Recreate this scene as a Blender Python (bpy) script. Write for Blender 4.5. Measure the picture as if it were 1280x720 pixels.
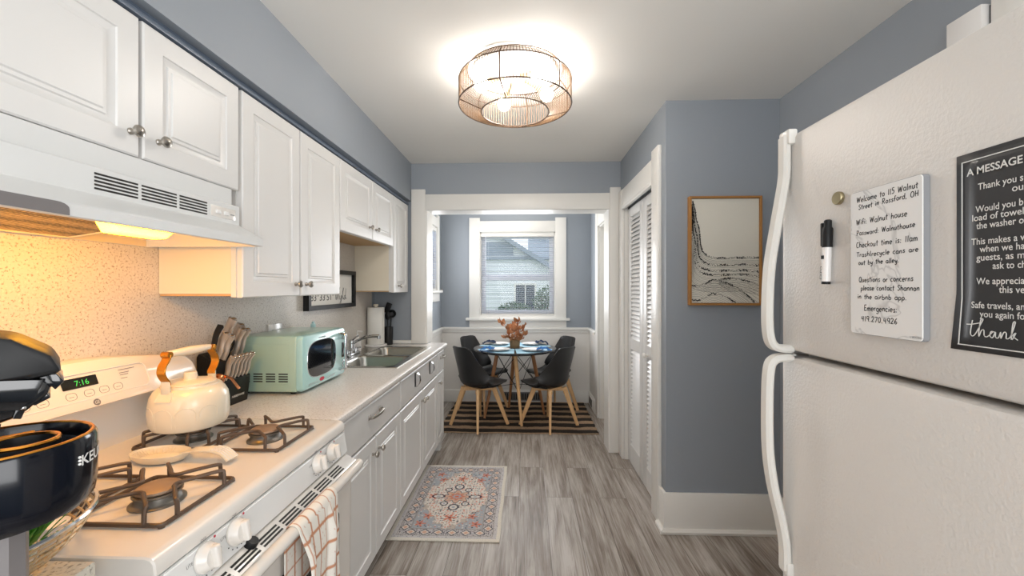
import bpy, bmesh, math, random
import numpy as np
from mathutils import Vector, Matrix
random.seed(7)
for o in list(bpy.data.objects): bpy.data.objects.remove(o)
S = bpy.context.scene
COL = S.collection
PI = math.pi

# ------------------------------------------------------------------ camera
cd = bpy.data.cameras.new('camera'); cam = bpy.data.objects.new('camera', cd); COL.objects.link(cam)
cd.sensor_width = 36.0; cd.lens = 36.0*512/1280; cd.clip_start = 0.02; cd.clip_end = 200
cam.location = (0, 0, 1.395); cam.rotation_euler = (PI/2, 0, math.atan(18/512))
S.camera = cam
# ------------------------------------------------------------------ light and exposure
S.view_settings.view_transform = 'Standard'; S.view_settings.look = 'None'
S.view_settings.gamma = 1.0; S.view_settings.use_curve_mapping = False
S.view_settings.exposure = -0.08
W = bpy.data.worlds.new('sky'); S.world = W; W.use_nodes = True
bg = W.node_tree.nodes['Background']; bg.inputs[0].default_value = (0.86, 0.93, 1.0, 1); bg.inputs[1].default_value = 1.8

def area(name, loc, rot, sx, sy, power, color):
    l = bpy.data.lights.new(name, 'AREA'); l.shape = 'RECTANGLE'; l.size = sx; l.size_y = sy
    l.energy = power; l.color = color
    o = bpy.data.objects.new(name, l); o.location = loc; o.rotation_euler = rot; COL.objects.link(o); return o
# daylight at the nook windows; rear and right lights are added fill
area('fill_rear', (0.15, -1.62, 1.35), (math.radians(126), 0, 0), 2.0, 1.9, 40, (1.0, 0.975, 0.95))  # fill light at an added, unseen opening behind the camera
area('fill_right', (1.50, -0.75, 1.5), (0, PI/2, 0), 1.1, 1.1, 25, (1.0, 0.985, 0.97))  # fill light at a window added in the right wall
area('daylight_nook_window', (-0.11, 5.0, 1.57), (-PI/2, 0, 0), 0.8, 0.9, 19, (0.97, 0.98, 1.0))
area('daylight_side_window', (-0.985, 4.35, 1.8), (0, -PI/2, 0), 0.7, 0.7, 6, (0.97, 0.98, 1.0))
HOOD_E, BULB_E, NOOK_P, LAMP_P = 66.0, 135.0, 9.0, 0.0

# ------------------------------------------------------------------ materials
def s2l(c): 
    c /= 255.0
    return c/12.92 if c <= 0.04045 else ((c+0.055)/1.055)**2.4
def rgb(r, g, b): return (s2l(r), s2l(g), s2l(b), 1)
MATS = {}
def mat(name, col, rough=0.5, metal=0.0, spec=0.5, bump=None, emit=None, coat=0, alpha=None):
    m = bpy.data.materials.new(name); m.use_nodes = True
    nt = m.node_tree; b = nt.nodes['Principled BSDF']
    b.inputs['Base Color'].default_value = col; b.inputs['Roughness'].default_value = rough
    b.inputs['Metallic'].default_value = metal; b.inputs['Specular IOR Level'].default_value = spec
    b.inputs['Coat Weight'].default_value = coat
    if emit: b.inputs['Emission Color'].default_value = emit[0]; b.inputs['Emission Strength'].default_value = emit[1]
    if bump:
        tc = nt.nodes.new('ShaderNodeTexCoord'); n = nt.nodes.new('ShaderNodeTexNoise'); n.inputs['Scale'].default_value = bump[0]
        n.inputs['Detail'].default_value = 3
        bp = nt.nodes.new('ShaderNodeBump'); bp.inputs['Strength'].default_value = bump[1]; bp.inputs['Distance'].default_value = bump[2] if len(bump) > 2 else 0.002
        nt.links.new(tc.outputs['Object'], n.inputs['Vector']); nt.links.new(n.outputs['Fac'], bp.inputs['Height']); nt.links.new(bp.outputs['Normal'], b.inputs['Normal'])
    MATS[name] = m
    return m
def nodes(m): return m.node_tree, m.node_tree.nodes['Principled BSDF']
def ramp(nt, stops):
    r = nt.nodes.new('ShaderNodeValToRGB'); e = r.color_ramp.elements
    e[0].position, e[0].color = stops[0]; e[1].position, e[1].color = stops[-1]
    for p, c in stops[1:-1]:
        k = e.new(p); k.color = c
    return r

M_WALL = mat('blue_grey_paint', rgb(149, 156, 164), 0.55, bump=(160, 0.08, 0.001))
M_CEIL = mat('ceiling_paint', rgb(234, 233, 229), 0.8, bump=(120, 0.08, 0.001))
M_TRIM = mat('white_trim_paint', rgb(234, 232, 227), 0.35)
M_WAIN = mat('wainscot_paint', rgb(228, 225, 220), 0.45)
M_CAB = mat('white_cabinet', rgb(224, 223, 221), 0.33)
M_CABSIDE = mat('cabinet_side', rgb(230, 221, 202), 0.45)
M_BLUETRIM = mat('blue_trim', rgb(98, 110, 126), 0.35)
M_WOODU = mat('raw_wood', rgb(201, 164, 118), 0.6)
M_NICKEL = mat('brushed_nickel', rgb(176, 170, 162), 0.28, 1.0)
M_SATIN = mat('satin_steel', rgb(205, 196, 186), 0.34, 0.8)
M_CHROME = mat('chrome', rgb(205, 207, 210), 0.12, 1.0)
M_STEEL = mat('stainless_steel', rgb(182, 180, 174), 0.25, 1.0)
M_DARK = mat('dark_gap', rgb(38, 36, 34), 0.7)
M_BLACK = mat('black_plastic', rgb(21, 22, 24), 0.45, spec=0.35)
M_BLACKG = mat('black_gloss', rgb(12, 14, 18), 0.09, coat=0.5)
M_NAVYG = mat('navy_black_gloss', rgb(10, 14, 23), 0.14, spec=0.35, coat=0.15)
M_ENAMEL = mat('white_enamel', rgb(229, 224, 217), 0.18, coat=0.3)
M_RANGEP = mat('range_paint', rgb(230, 230, 228), 0.3)
M_HOOD = mat('hood_paint', rgb(220, 221, 220), 0.38)
M_HOODIN = mat('hood_inside', rgb(226, 208, 176), 0.45)
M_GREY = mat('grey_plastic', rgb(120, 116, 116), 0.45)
M_IRON = mat('worn_iron', rgb(92, 76, 64), 0.5, 0.3)
M_BURN = mat('burner_cap', rgb(152, 130, 110), 0.5, 0.3)
M_ALU = mat('burner_alu', rgb(126, 122, 116), 0.4, 0.8)
M_CREAM = mat('cream_enamel', rgb(231, 221, 200), 0.28, coat=0.3)
M_GOLD = mat('gold_metal', rgb(206, 142, 58), 0.25, 1.0)
M_COPPER = mat('copper_metal', rgb(196, 128, 84), 0.25, 1.0)
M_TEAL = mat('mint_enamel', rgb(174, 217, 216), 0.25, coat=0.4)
M_TEALD = mat('mint_side_warm_lit', rgb(174, 204, 189), 0.3, coat=0.2)  # body mint yellowed, the warm light on it put into the colour
M_SIGN = mat('chalkboard_print', rgb(50, 50, 52), 0.3)
M_INK = mat('ink', rgb(24, 24, 26), 0.6)
M_WINK = mat('white_print', rgb(226, 226, 222), 0.5)
M_PAPER = mat('white_paper', rgb(240, 238, 232), 0.8, bump=(90, 0.2, 0.002))
M_CERAM = mat('white_ceramic', rgb(240, 238, 236), 0.2, coat=0.3)
M_NAPK = mat('blue_cloth', rgb(44, 122, 190), 0.85, bump=(200, 0.3))
M_NAPKD = mat('navy_cloth', rgb(22, 48, 82), 0.85, bump=(200, 0.3))
M_PMAT = mat('pale_blue_weave', rgb(150, 188, 206), 0.7, bump=(300, 0.3))
M_LEATH = mat('black_leather', rgb(30, 30, 31), 0.42, bump=(260, 0.12, 0.001))
M_SHELL = mat('black_shell', rgb(34, 34, 35), 0.36)
M_TABLE = mat('black_table', rgb(34, 36, 39), 0.2)
M_WIRE = mat('black_wire', rgb(18, 18, 18), 0.4, 0.5)
M_LEAFR = mat('rust_leaf', rgb(172, 116, 76), 0.7)
M_LEAFG = mat('green_leaf', rgb(66, 140, 40), 0.5)
M_BUSH = mat('bush_leaf', rgb(74, 104, 74), 0.6)
M_STEM = mat('stem', rgb(92, 64, 44), 0.7)
M_VASE = mat('woven_vase', rgb(128, 104, 74), 0.75, bump=(90, 0.5, 0.004))
M_CORD = mat('lamp_cord', rgb(104, 78, 52), 0.6)
M_BRONZE = mat('lamp_ring', rgb(70, 50, 32), 0.45, 0.3)
M_SIDING = mat('white_siding', rgb(226, 230, 232), 0.7)
M_ROOF = mat('grey_roof', rgb(150, 160, 174), 0.8)
M_ORANGE = mat('picture_wood', rgb(166, 116, 58), 0.45)
M_WICKER = mat('wire_tan', rgb(196, 172, 138), 0.4, 0.4)
M_SOAP = mat('pale_blue_plastic', rgb(178, 212, 216), 0.3)
M_FRIDGE = mat('fridge_paint', rgb(219, 215, 210), 0.38, bump=(170, 0.6, 0.002))
M_FHAND = mat('fridge_handle', rgb(226, 224, 218), 0.35)
M_FRGREY = mat('fridge_gasket', rgb(92, 90, 88), 0.6)
M_BRASS = mat('satin_brass', rgb(176, 164, 132), 0.3, 1.0)
M_EDGE = mat('grey_edge', rgb(148, 150, 154), 0.5)
M_RED = mat('red_mark', rgb(190, 50, 70), 0.5)
M_SLAT = mat('blind_slat', rgb(206, 212, 224), 0.5)
M_SASH = mat('white_sash', rgb(236, 238, 244), 0.4)
M_BULB = mat('lit_bulb', rgb(255, 250, 240), 0.4, emit=((1.0, 0.93, 0.85, 1), BULB_E))
M_SHADE = mat('lit_shade', rgb(255, 250, 240), 0.4, emit=((1.0, 0.9, 0.76, 1), 1.5))
M_LENS = mat('lit_lens', rgb(255, 240, 210), 0.4, emit=((1.0, 0.42, 0.004, 1), HOOD_E))
M_LED = mat('green_led', rgb(30, 120, 30), 0.4, emit=((0.1, 0.8, 0.12, 1), 0.9))
M_DISP = mat('display_glass', rgb(32, 34, 32), 0.12)
M_OUTG = mat('dark_window_glass', rgb(52, 66, 78), 0.3)
M_GRAT = mat('vent_grey', rgb(112, 112, 114), 0.5)

def wood_mat(name, c0, c1, sc, rough=0.45):
    m = mat(name, c0, rough); nt, b = nodes(m)
    tc = nt.nodes.new('ShaderNodeTexCoord'); mp = nt.nodes.new('ShaderNodeMapping'); mp.inputs['Scale'].default_value = sc
    n = nt.nodes.new('ShaderNodeTexNoise'); n.inputs['Scale'].default_value = 6; n.inputs['Detail'].default_value = 5
    r = ramp(nt, [(0.3, c0), (0.7, c1)])
    nt.links.new(tc.outputs['Object'], mp.inputs['Vector']); nt.links.new(mp.outputs[0], n.inputs['Vector'])
    nt.links.new(n.outputs['Fac'], r.inputs[0]); nt.links.new(r.outputs[0], b.inputs['Base Color'])
    return m
M_BEECH = wood_mat('beech_wood', rgb(214, 168, 116), rgb(228, 188, 138), (20, 20, 2))
M_WALNUT = wood_mat('tan_wood', rgb(160, 108, 68), rgb(184, 132, 88), (20, 20, 2))

def granite(name, base, spk, spk2):
    m = mat(name, base, 0.32); nt, b = nodes(m)
    tc = nt.nodes.new('ShaderNodeTexCoord')
    n1 = nt.nodes.new('ShaderNodeTexNoise'); n1.inputs['Scale'].default_value = 150; n1.inputs['Detail'].default_value = 2
    r1 = ramp(nt, [(0.30, spk2), (0.44, base), (0.62, base), (0.72, (min(1, base[0]*1.18), min(1, base[1]*1.18), min(1, base[2]*1.18), 1))])
    n2 = nt.nodes.new('ShaderNodeTexVoronoi'); n2.inputs['Scale'].default_value = 125; n2.inputs['Randomness'].default_value = 1
    r2 = ramp(nt, [(0.10, (1, 1, 1, 1)), (0.20, (0, 0, 0, 1))])
    n3 = nt.nodes.new('ShaderNodeTexNoise'); n3.inputs['Scale'].default_value = 60
    r3 = ramp(nt, [(0.50, (0, 0, 0, 1)), (0.56, (1, 1, 1, 1))])
    mul = nt.nodes.new('ShaderNodeMath'); mul.operation = 'MULTIPLY'
    mx = nt.nodes.new('ShaderNodeMixRGB'); mx.inputs[2].default_value = spk
    L = nt.links.new
    for n in (n1, n2, n3): L(tc.outputs['Object'], n.inputs['Vector'])
    L(n1.outputs['Fac'], r1.inputs[0]); L(n2.outputs['Distance'], r2.inputs[0]); L(n3.outputs['Fac'], r3.inputs[0])
    L(r2.outputs[0], mul.inputs[0]); L(r3.outputs[0], mul.inputs[1])
    L(mul.outputs[0], mx.inputs[0]); L(r1.outputs[0], mx.inputs[1]); L(mx.outputs[0], b.inputs['Base Color'])
    return m
M_COUNTER = granite('counter_laminate', rgb(231, 227, 223), rgb(150, 136, 120), rgb(196, 188, 178))
M_SPLASH = granite('backsplash_laminate', rgb(212, 206, 198), rgb(84, 70, 56), rgb(160, 148, 136))
M_NEARTOP = granite('near_counter', rgb(214, 209, 196), rgb(76, 66, 52), rgb(140, 134, 118))

def floor_mat():
    m = mat('grey_wood_planks', rgb(140, 130, 120), 0.42); nt, b = nodes(m); L = nt.links.new
    tc = nt.nodes.new('ShaderNodeTexCoord'); mp = nt.nodes.new('ShaderNodeMapping'); mp.inputs['Rotation'].default_value = (0, 0, PI/2)
    mp.inputs['Location'].default_value = (0.3, 0.05, 0)
    br = nt.nodes.new('ShaderNodeTexBrick'); br.offset = 0.37; br.inputs['Scale'].default_value = 1
    br.inputs['Brick Width'].default_value = 1.22; br.inputs['Row Height'].default_value = 0.178
    br.inputs['Mortar Size'].default_value = 0.0012; br.inputs['Mortar Smooth'].default_value = 0.3
    br.inputs['Color1'].default_value = (0, 0, 0, 1); br.inputs['Color2'].default_value = (1, 1, 1, 1); br.inputs['Mortar'].default_value = (0.5, 0.5, 0.5, 1)
    L(tc.outputs['Object'], mp.inputs['Vector']); L(mp.outputs[0], br.inputs['Vector'])
    # grain, shifted plank by plank
    cmb = nt.nodes.new('ShaderNodeVectorMath'); cmb.operation = 'MULTIPLY_ADD'
    L(br.outputs['Color'], cmb.inputs[0]); cmb.inputs[1].default_value = (7.3, 3.1, 5.0); L(tc.outputs['Object'], cmb.inputs[2])
    g = nt.nodes.new('ShaderNodeMapping'); g.inputs['Scale'].default_value = (42, 1.9, 1); L(cmb.outputs[0], g.inputs['Vector'])
    n = nt.nodes.new('ShaderNodeTexNoise'); n.inputs['Scale'].default_value = 1; n.inputs['Detail'].default_value = 9; n.inputs['Roughness'].default_value = 0.72; n.inputs['Distortion'].default_value = 0.9
    L(g.outputs[0], n.inputs['Vector'])
    g2 = nt.nodes.new('ShaderNodeMapping'); g2.inputs['Scale'].default_value = (7, 1.1, 1); L(cmb.outputs[0], g2.inputs['Vector'])
    n2 = nt.nodes.new('ShaderNodeTexNoise'); n2.inputs['Scale'].default_value = 1; n2.inputs['Detail'].default_value = 3; n2.inputs['Distortion'].default_value = 1.4
    L(g2.outputs[0], n2.inputs['Vector'])
    g3 = nt.nodes.new('ShaderNodeMapping'); g3.inputs['Scale'].default_value = (160, 6, 1); L(cmb.outputs[0], g3.inputs['Vector'])
    n3 = nt.nodes.new('ShaderNodeTexNoise'); n3.inputs['Scale'].default_value = 1; n3.inputs['Detail'].default_value = 2
    L(g3.outputs[0], n3.inputs['Vector'])
    a = nt.nodes.new('ShaderNodeMath'); a.operation = 'MULTIPLY_ADD'; a.inputs[1].default_value = 0.8
    L(n2.outputs['Fac'], a.inputs[0]); L(n.outputs['Fac'], a.inputs[2])
    a2 = nt.nodes.new('ShaderNodeMath'); a2.operation = 'MULTIPLY_ADD'; a2.inputs[1].default_value = 0.35
    L(n3.outputs['Fac'], a2.inputs[0]); L(a.outputs[0], a2.inputs[2])
    bw = nt.nodes.new('ShaderNodeMath'); bw.operation = 'MULTIPLY_ADD'; bw.inputs[1].default_value = 0.16
    L(br.outputs['Color'], bw.inputs[0]); L(a2.outputs[0], bw.inputs[2])
    mr = nt.nodes.new('ShaderNodeMapRange'); mr.inputs['From Min'].default_value = 0.72; mr.inputs['From Max'].default_value = 1.55; L(bw.outputs[0], mr.inputs['Value'])
    r = ramp(nt, [(0.12, rgb(90, 78, 67)), (0.36, rgb(132, 120, 109)), (0.55, rgb(162, 153, 144)), (0.80, rgb(194, 188, 182))])
    L(mr.outputs[0], r.inputs[0])
    mx = nt.nodes.new('ShaderNodeMixRGB'); mx.inputs[2].default_value = rgb(70, 62, 55)
    L(br.outputs['Fac'], mx.inputs[0]); L(r.outputs[0], mx.inputs[1]); L(mx.outputs[0], b.inputs['Base Color'])
    bp = nt.nodes.new('ShaderNodeBump'); bp.inputs['Strength'].default_value = 0.12; bp.inputs['Distance'].default_value = 0.002
    L(n3.outputs['Fac'], bp.inputs['Height']); L(bp.outputs[0], b.inputs['Normal'])
    return m
M_FLOOR = floor_mat()

def marble_mat():
    m = mat('marble_print', rgb(214, 212, 208), 0.25); nt, b = nodes(m); L = nt.links.new
    tc = nt.nodes.new('ShaderNodeTexCoord')
    n = nt.nodes.new('ShaderNodeTexNoise'); n.inputs['Scale'].default_value = 5.5; n.inputs['Detail'].default_value = 4; n.inputs['Distortion'].default_value = 1.2
    r = ramp(nt, [(0.491, rgb(234, 233, 231)), (0.5, rgb(206, 205, 204)), (0.509, rgb(234, 233, 231))])
    L(tc.outputs['Object'], n.inputs['Vector']); L(n.outputs['Fac'], r.inputs[0]); L(r.outputs[0], b.inputs['Base Color'])
    return m
M_MARBLE = marble_mat()
def mesh_filter_mat():
    m = mat('filter_mesh', rgb(190, 170, 140), 0.35, 0.9); nt, b = nodes(m); L = nt.links.new
    tc = nt.nodes.new('ShaderNodeTexCoord'); v = nt.nodes.new('ShaderNodeTexVoronoi'); v.inputs['Scale'].default_value = 110; v.inputs['Randomness'].default_value = 0.15
    r = ramp(nt, [(0.3, rgb(214, 190, 150)), (0.6, rgb(70, 56, 40))])
    bp = nt.nodes.new('ShaderNodeBump'); bp.inputs['Strength'].default_value = 0.9; bp.inputs['Distance'].default_value = 0.004; bp.invert = True
    L(tc.outputs['Object'], v.inputs['Vector']); L(v.outputs['Distance'], r.inputs[0]); L(r.outputs[0], b.inputs['Base Color'])
    L(v.outputs['Distance'], bp.inputs['Height']); L(bp.outputs[0], b.inputs['Normal'])
    return m
M_FILTER = mesh_filter_mat()
def attr_mat(name, rough=0.9, bump=None):
    m = mat(name, (1, 1, 1, 1), rough, spec=0.2, bump=bump); nt, b = nodes(m)
    a = nt.nodes.new('ShaderNodeAttribute'); a.attribute_name = 'pattern'
    nt.links.new(a.outputs['Color'], b.inputs['Base Color']); return m
M_RUG = attr_mat('woven_rug', bump=(400, 0.4, 0.002)); M_MAT = attr_mat('woven_mat', bump=(250, 0.5, 0.003)); M_TOWEL = attr_mat('towel_cloth', bump=(300, 0.4, 0.002))
def glass_mat():
    m = bpy.data.materials.new('window_glass'); m.use_nodes = True; nt = m.node_tree; nt.nodes.clear()
    out = nt.nodes.new('ShaderNodeOutputMaterial'); t = nt.nodes.new('ShaderNodeBsdfTransparent'); g = nt.nodes.new('ShaderNodeBsdfGlossy'); g.inputs['Roughness'].default_value = 0.02
    mx = nt.nodes.new('ShaderNodeMixShader'); mx.inputs[0].default_value = 0.015
    nt.links.new(t.outputs[0], mx.inputs[1]); nt.links.new(g.outputs[0], mx.inputs[2]); nt.links.new(mx.outputs[0], out.inputs[0]); return m
M_GLASS = glass_mat()

# ------------------------------------------------------------------ helpers
TM = {}
def thing(name, label, cat, loc=(0, 0, 0), rz=0.0, group=None):
    o = bpy.data.objects.new(name, None); COL.objects.link(o); o.empty_display_size = 0.05
    o.location = loc; o.rotation_euler = (0, 0, rz); o['label'] = label; o['category'] = cat
    if group: o['group'] = group
    TM[o] = Matrix.Translation(loc) @ Matrix.Rotation(rz, 4, 'Z'); return o
def finish(me, smooth=35):
    if smooth:
        me.shade_smooth(); me.set_sharp_from_angle(angle=math.radians(smooth))
def obj(name, bm, m, parent=None, local=False, smooth=35, label=None, kind=None, recalc=True):
    if recalc: bmesh.ops.recalc_face_normals(bm, faces=bm.faces)
    if parent is not None and not local: bm.transform(TM[parent].inverted())
    me = bpy.data.meshes.new(name); bm.to_mesh(me); bm.free(); me.materials.append(m); finish(me, smooth)
    o = bpy.data.objects.new(name, me); COL.objects.link(o)
    if parent is not None: o.parent = parent; TM[o] = TM[parent]
    if label: o['label'] = label
    if kind: o['kind'] = kind
    return o
def single(name, bm, m, label, cat, loc, group=None, kind=None, smooth=35):
    bmesh.ops.recalc_face_normals(bm, faces=bm.faces); bm.transform(Matrix.Translation(-Vector(loc)))
    me = bpy.data.meshes.new(name); bm.to_mesh(me); bm.free(); me.materials.append(m); finish(me, smooth)
    o = bpy.data.objects.new(name, me); COL.objects.link(o); o.location = loc; TM[o] = Matrix.Translation(loc)
    o['label'] = label; o['category'] = cat
    if group: o['group'] = group
    if kind: o['kind'] = kind
    return o
def struct(name, bm, m, parent=None, smooth=35):
    o = obj(name, bm, m, parent, smooth=smooth)
    if parent is None: o['kind'] = 'structure'; TM[o] = Matrix.Identity(4)
    return o
def B(): return bmesh.new()
def dup(root, loc, rz, label, group=None):
    r = root.copy(); COL.objects.link(r); r.location = loc; r.rotation_euler = (0, 0, rz); r['label'] = label
    if group: r['group'] = group
    for ch in list(root.children):
        c = ch.copy(); COL.objects.link(c); c.parent = r
        for g in list(ch.children):
            d = g.copy(); COL.objects.link(d); d.parent = c
    return r
def merge(bm, src):
    vm = [bm.verts.new(v.co) for v in src.verts]; src.verts.index_update()
    for f in src.faces:
        try: bm.faces.new([vm[v.index] for v in f.verts])
        except ValueError: pass
    src.free()
def box(bm, x0, x1, y0, y1, z0, z1, bev=0, seg=2, R=None):
    t = bmesh.new(); bmesh.ops.create_cube(t, size=1)
    for v in t.verts: v.co = Vector(((x0+x1)/2+v.co.x*(x1-x0), (y0+y1)/2+v.co.y*(y1-y0), (z0+z1)/2+v.co.z*(z1-z0)))
    if bev: bmesh.ops.bevel(t, geom=list(t.edges), offset=bev, segments=seg, profile=0.5, affect='EDGES')
    if R is not None: t.transform(R)
    merge(bm, t); return bm
def prism(bm, pts, vec, bev=0, seg=2):
    t = bmesh.new(); vec = Vector(vec)
    a = [t.verts.new(p) for p in pts]; b = [t.verts.new(Vector(p)+vec) for p in pts]; n = len(pts)
    t.faces.new(a); t.faces.new(b[::-1])
    for i in range(n): t.faces.new([a[i], b[i], b[(i+1) % n], a[(i+1) % n]])
    if bev: bmesh.ops.bevel(t, geom=list(t.edges), offset=bev, segments=seg, profile=0.5, affect='EDGES')
    merge(bm, t); return bm
def frame_of(d):
    d = d.normalized(); u = Vector((0, 0, 1)) if abs(d.z) < 0.95 else Vector((1, 0, 0))
    a = d.cross(u).normalized(); return a, d.cross(a).normalized()
def lathe(bm, prof, org=(0, 0, 0), axis=(0, 0, 1), seg=32, sx=1, sy=1, cap=True):
    org = Vector(org); d = Vector(axis).normalized(); a, b = frame_of(d); rings = []
    for r, h in prof:
        if r < 1e-6: rings.append([bm.verts.new(org+d*h)])
        else: rings.append([bm.verts.new(org+d*h+a*(r*sx*math.cos(2*PI*i/seg))+b*(r*sy*math.sin(2*PI*i/seg))) for i in range(seg)])
    for p, q in zip(rings, rings[1:]):
        for i in range(seg):
            j = (i+1) % seg
            if len(p) == 1 and len(q) == 1: continue
            if len(p) == 1: bm.faces.new([p[0], q[j], q[i]])
            elif len(q) == 1: bm.faces.new([p[i], p[j], q[0]])
            else: bm.faces.new([p[i], p[j], q[j], q[i]])
    if cap:
        if len(rings[0]) > 1: bm.faces.new(rings[0][::-1])
        if len(rings[-1]) > 1: bm.faces.new(rings[-1])
    return bm
def cyl(bm, p0, p1, r0, r1=None, seg=16):
    p0 = Vector(p0); p1 = Vector(p1); r1 = r0 if r1 is None else r1
    return lathe(bm, [(r0, 0), (r1, (p1-p0).length)], p0, p1-p0, seg)
def ball(bm, c, r, seg=16, sz=(1, 1, 1)):
    t = bmesh.new(); bmesh.ops.create_uvsphere(t, u_segments=seg, v_segments=max(6, seg//2), radius=r)
    for v in t.verts: v.co = Vector((v.co.x*sz[0]+c[0], v.co.y*sz[1]+c[1], v.co.z*sz[2]+c[2]))
    merge(bm, t); return bm
def spline(P, n=8):
    P = [Vector(p) for p in P]; out = []
    for i in range(len(P)-1):
        p0 = P[max(i-1, 0)]; p1 = P[i]; p2 = P[i+1]; p3 = P[min(i+2, len(P)-1)]
        for k in range(n):
            t = k/n; out.append(0.5*((2*p1)+(p2-p0)*t+(2*p0-5*p1+4*p2-p3)*t*t+(3*p1-p0-3*p2+p3)*t**3))
    out.append(P[-1]); return out
def sweep(bm, pts, prof, ref=None, closed=False, scale=None):
    pts = [Vector(p) for p in pts]; n = len(pts); rings = []; ref = Vector(ref) if ref is not None else None; pa = None
    for i, p in enumerate(pts):
        d = (pts[(i+1) % n]-pts[i-1]) if closed else (pts[min(i+1, n-1)]-pts[max(i-1, 0)])
        if d.length < 1e-9: d = Vector((0, 0, 1))
        d.normalize()
        if ref is not None: a = ref-d*ref.dot(d); a.normalize()
        elif pa is None: a, _ = frame_of(d)
        else: a = (pa-d*pa.dot(d)).normalized()
        pa = a; b = d.cross(a); k = scale[i] if scale else 1
        rings.append([bm.verts.new(p+a*(u*k)+b*(v*k)) for u, v in prof])
    m = len(prof)
    for i in range(n if closed else n-1):
        p, q = rings[i], rings[(i+1) % n]
        for j in range(m): bm.faces.new([p[j], p[(j+1) % m], q[(j+1) % m], q[j]])
    if not closed: bm.faces.new(rings[0][::-1]); bm.faces.new(rings[-1])
    return bm
def circ(r, n=8): return [(r*math.cos(2*PI*i/n), r*math.sin(2*PI*i/n)) for i in range(n)]
def rect(w, h, c=0.25):
    a, b = w/2, h/2; k = min(a, b)*c
    return [(a-k, -b), (a, -b+k), (a, b-k), (a-k, b), (-a+k, b), (-a, b-k), (-a, -b+k), (-a+k, -b)]
def tube(bm, pts, r, seg=8, closed=False): return sweep(bm, pts, circ(r, seg), closed=closed)
def rrect(x0, x1, y0, y1, r, n=5):
    out = []
    for cx, cy, a0 in ((x1-r, y1-r, 0), (x0+r, y1-r, PI/2), (x0+r, y0+r, PI), (x1-r, y0+r, 1.5*PI)):
        for k in range(n+1): a = a0+k*PI/2/n; out.append((cx+r*math.cos(a), cy+r*math.sin(a)))
    return out
def panel(bm, x, y0, y1, z0, z1, prof, mp=None):
    """nested rectangular loops (inset, height) building a moulded door facing +X"""
    mp = mp or (lambda w, u, v: (x+w, u, v)); rings = []
    for ins, w in prof:
        rings.append([bm.verts.new(mp(w, u, v)) for u, v in ((y0+ins, z0+ins), (y1-ins, z0+ins), (y1-ins, z1-ins), (y0+ins, z1-ins))])
    bm.faces.new(rings[0][::-1])
    for p, q in zip(rings, rings[1:]):
        for i in range(4): bm.faces.new([p[i], p[(i+1) % 4], q[(i+1) % 4], q[i]])
    bm.faces.new(rings[-1]); return bm
def door_prof(rail=0.058, t=0.02):
    return [(0, -t), (0, -0.004), (0.004, 0), (rail, 0), (rail+0.002, -0.004), (rail+0.016, -0.009), (rail+0.020, -0.009), (rail+0.023, -0.005), (rail+0.031, -0.005), (rail+0.034, -0.001)]
FLATP = [(0, -0.02), (0, -0.004), (0.004, 0)]
def text_mesh(s, shear=0.0, bold=0.0):
    cu = bpy.data.curves.new('t', 'FONT'); cu.body = s; cu.shear = shear; cu.offset = bold; cu.resolution_u = 3
    o = bpy.data.objects.new('t', cu); COL.objects.link(o); bpy.context.view_layer.update()
    me = bpy.data.meshes.new_from_object(o.evaluated_get(bpy.context.evaluated_depsgraph_get()))
    bpy.data.objects.remove(o); bpy.data.curves.remove(cu); return me
def add_text(bm, s, org, right, up, height=None, width=None, shear=0.0, bold=0.0, lift=0.0006):
    """flat lettering: baseline-left corner at org, along right, up"""
    me = text_mesh(s, shear, bold); v = np.array([tuple(p.co) for p in me.vertices])
    if len(v) == 0: return bm
    x0, x1 = v[:, 0].min(), v[:, 0].max(); R = Vector(right); U = Vector(up); N = R.cross(U); O = Vector(org)
    k = (height/0.7) if height else width/(x1-x0); kx = width/(x1-x0) if width else k
    vs = [bm.verts.new(O+R*((p.co.x-x0)*kx)+U*(p.co.y*k)+N*lift) for p in me.vertices]
    for f in me.polygons:
        try: bm.faces.new([vs[i] for i in f.vertices])
        except ValueError: pass
    bpy.data.meshes.remove(me); return bm
def grid_mesh(name, nx, ny, pos, col, m, smooth=180):
    """nx x ny quads; pos(u,v)->xyz arrays, col(u,v)->rgb array stored as colour attribute"""
    U, V = np.meshgrid(np.linspace(0, 1, nx+1), np.linspace(0, 1, ny+1)); u = U.ravel(); v = V.ravel()
    P = np.stack(pos(u, v), 1); C = col(u, v)
    i = np.arange(ny)[:, None]*(nx+1)+np.arange(nx)[None, :]; i = i.ravel()
    F = np.stack([i, i+1, i+nx+2, i+nx+1], 1)
    me = bpy.data.meshes.new(name); me.from_pydata(P.tolist(), [], F.tolist())
    ca = me.color_attributes.new('pattern', 'FLOAT_COLOR', 'POINT')
    ca.data.foreach_set('color', np.concatenate([C, np.ones((len(C), 1))], 1).astype(np.float32).ravel())
    me.materials.append(m); me.shade_smooth(); return me
def lin(*c): return np.array(rgb(*c)[:3])

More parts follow.
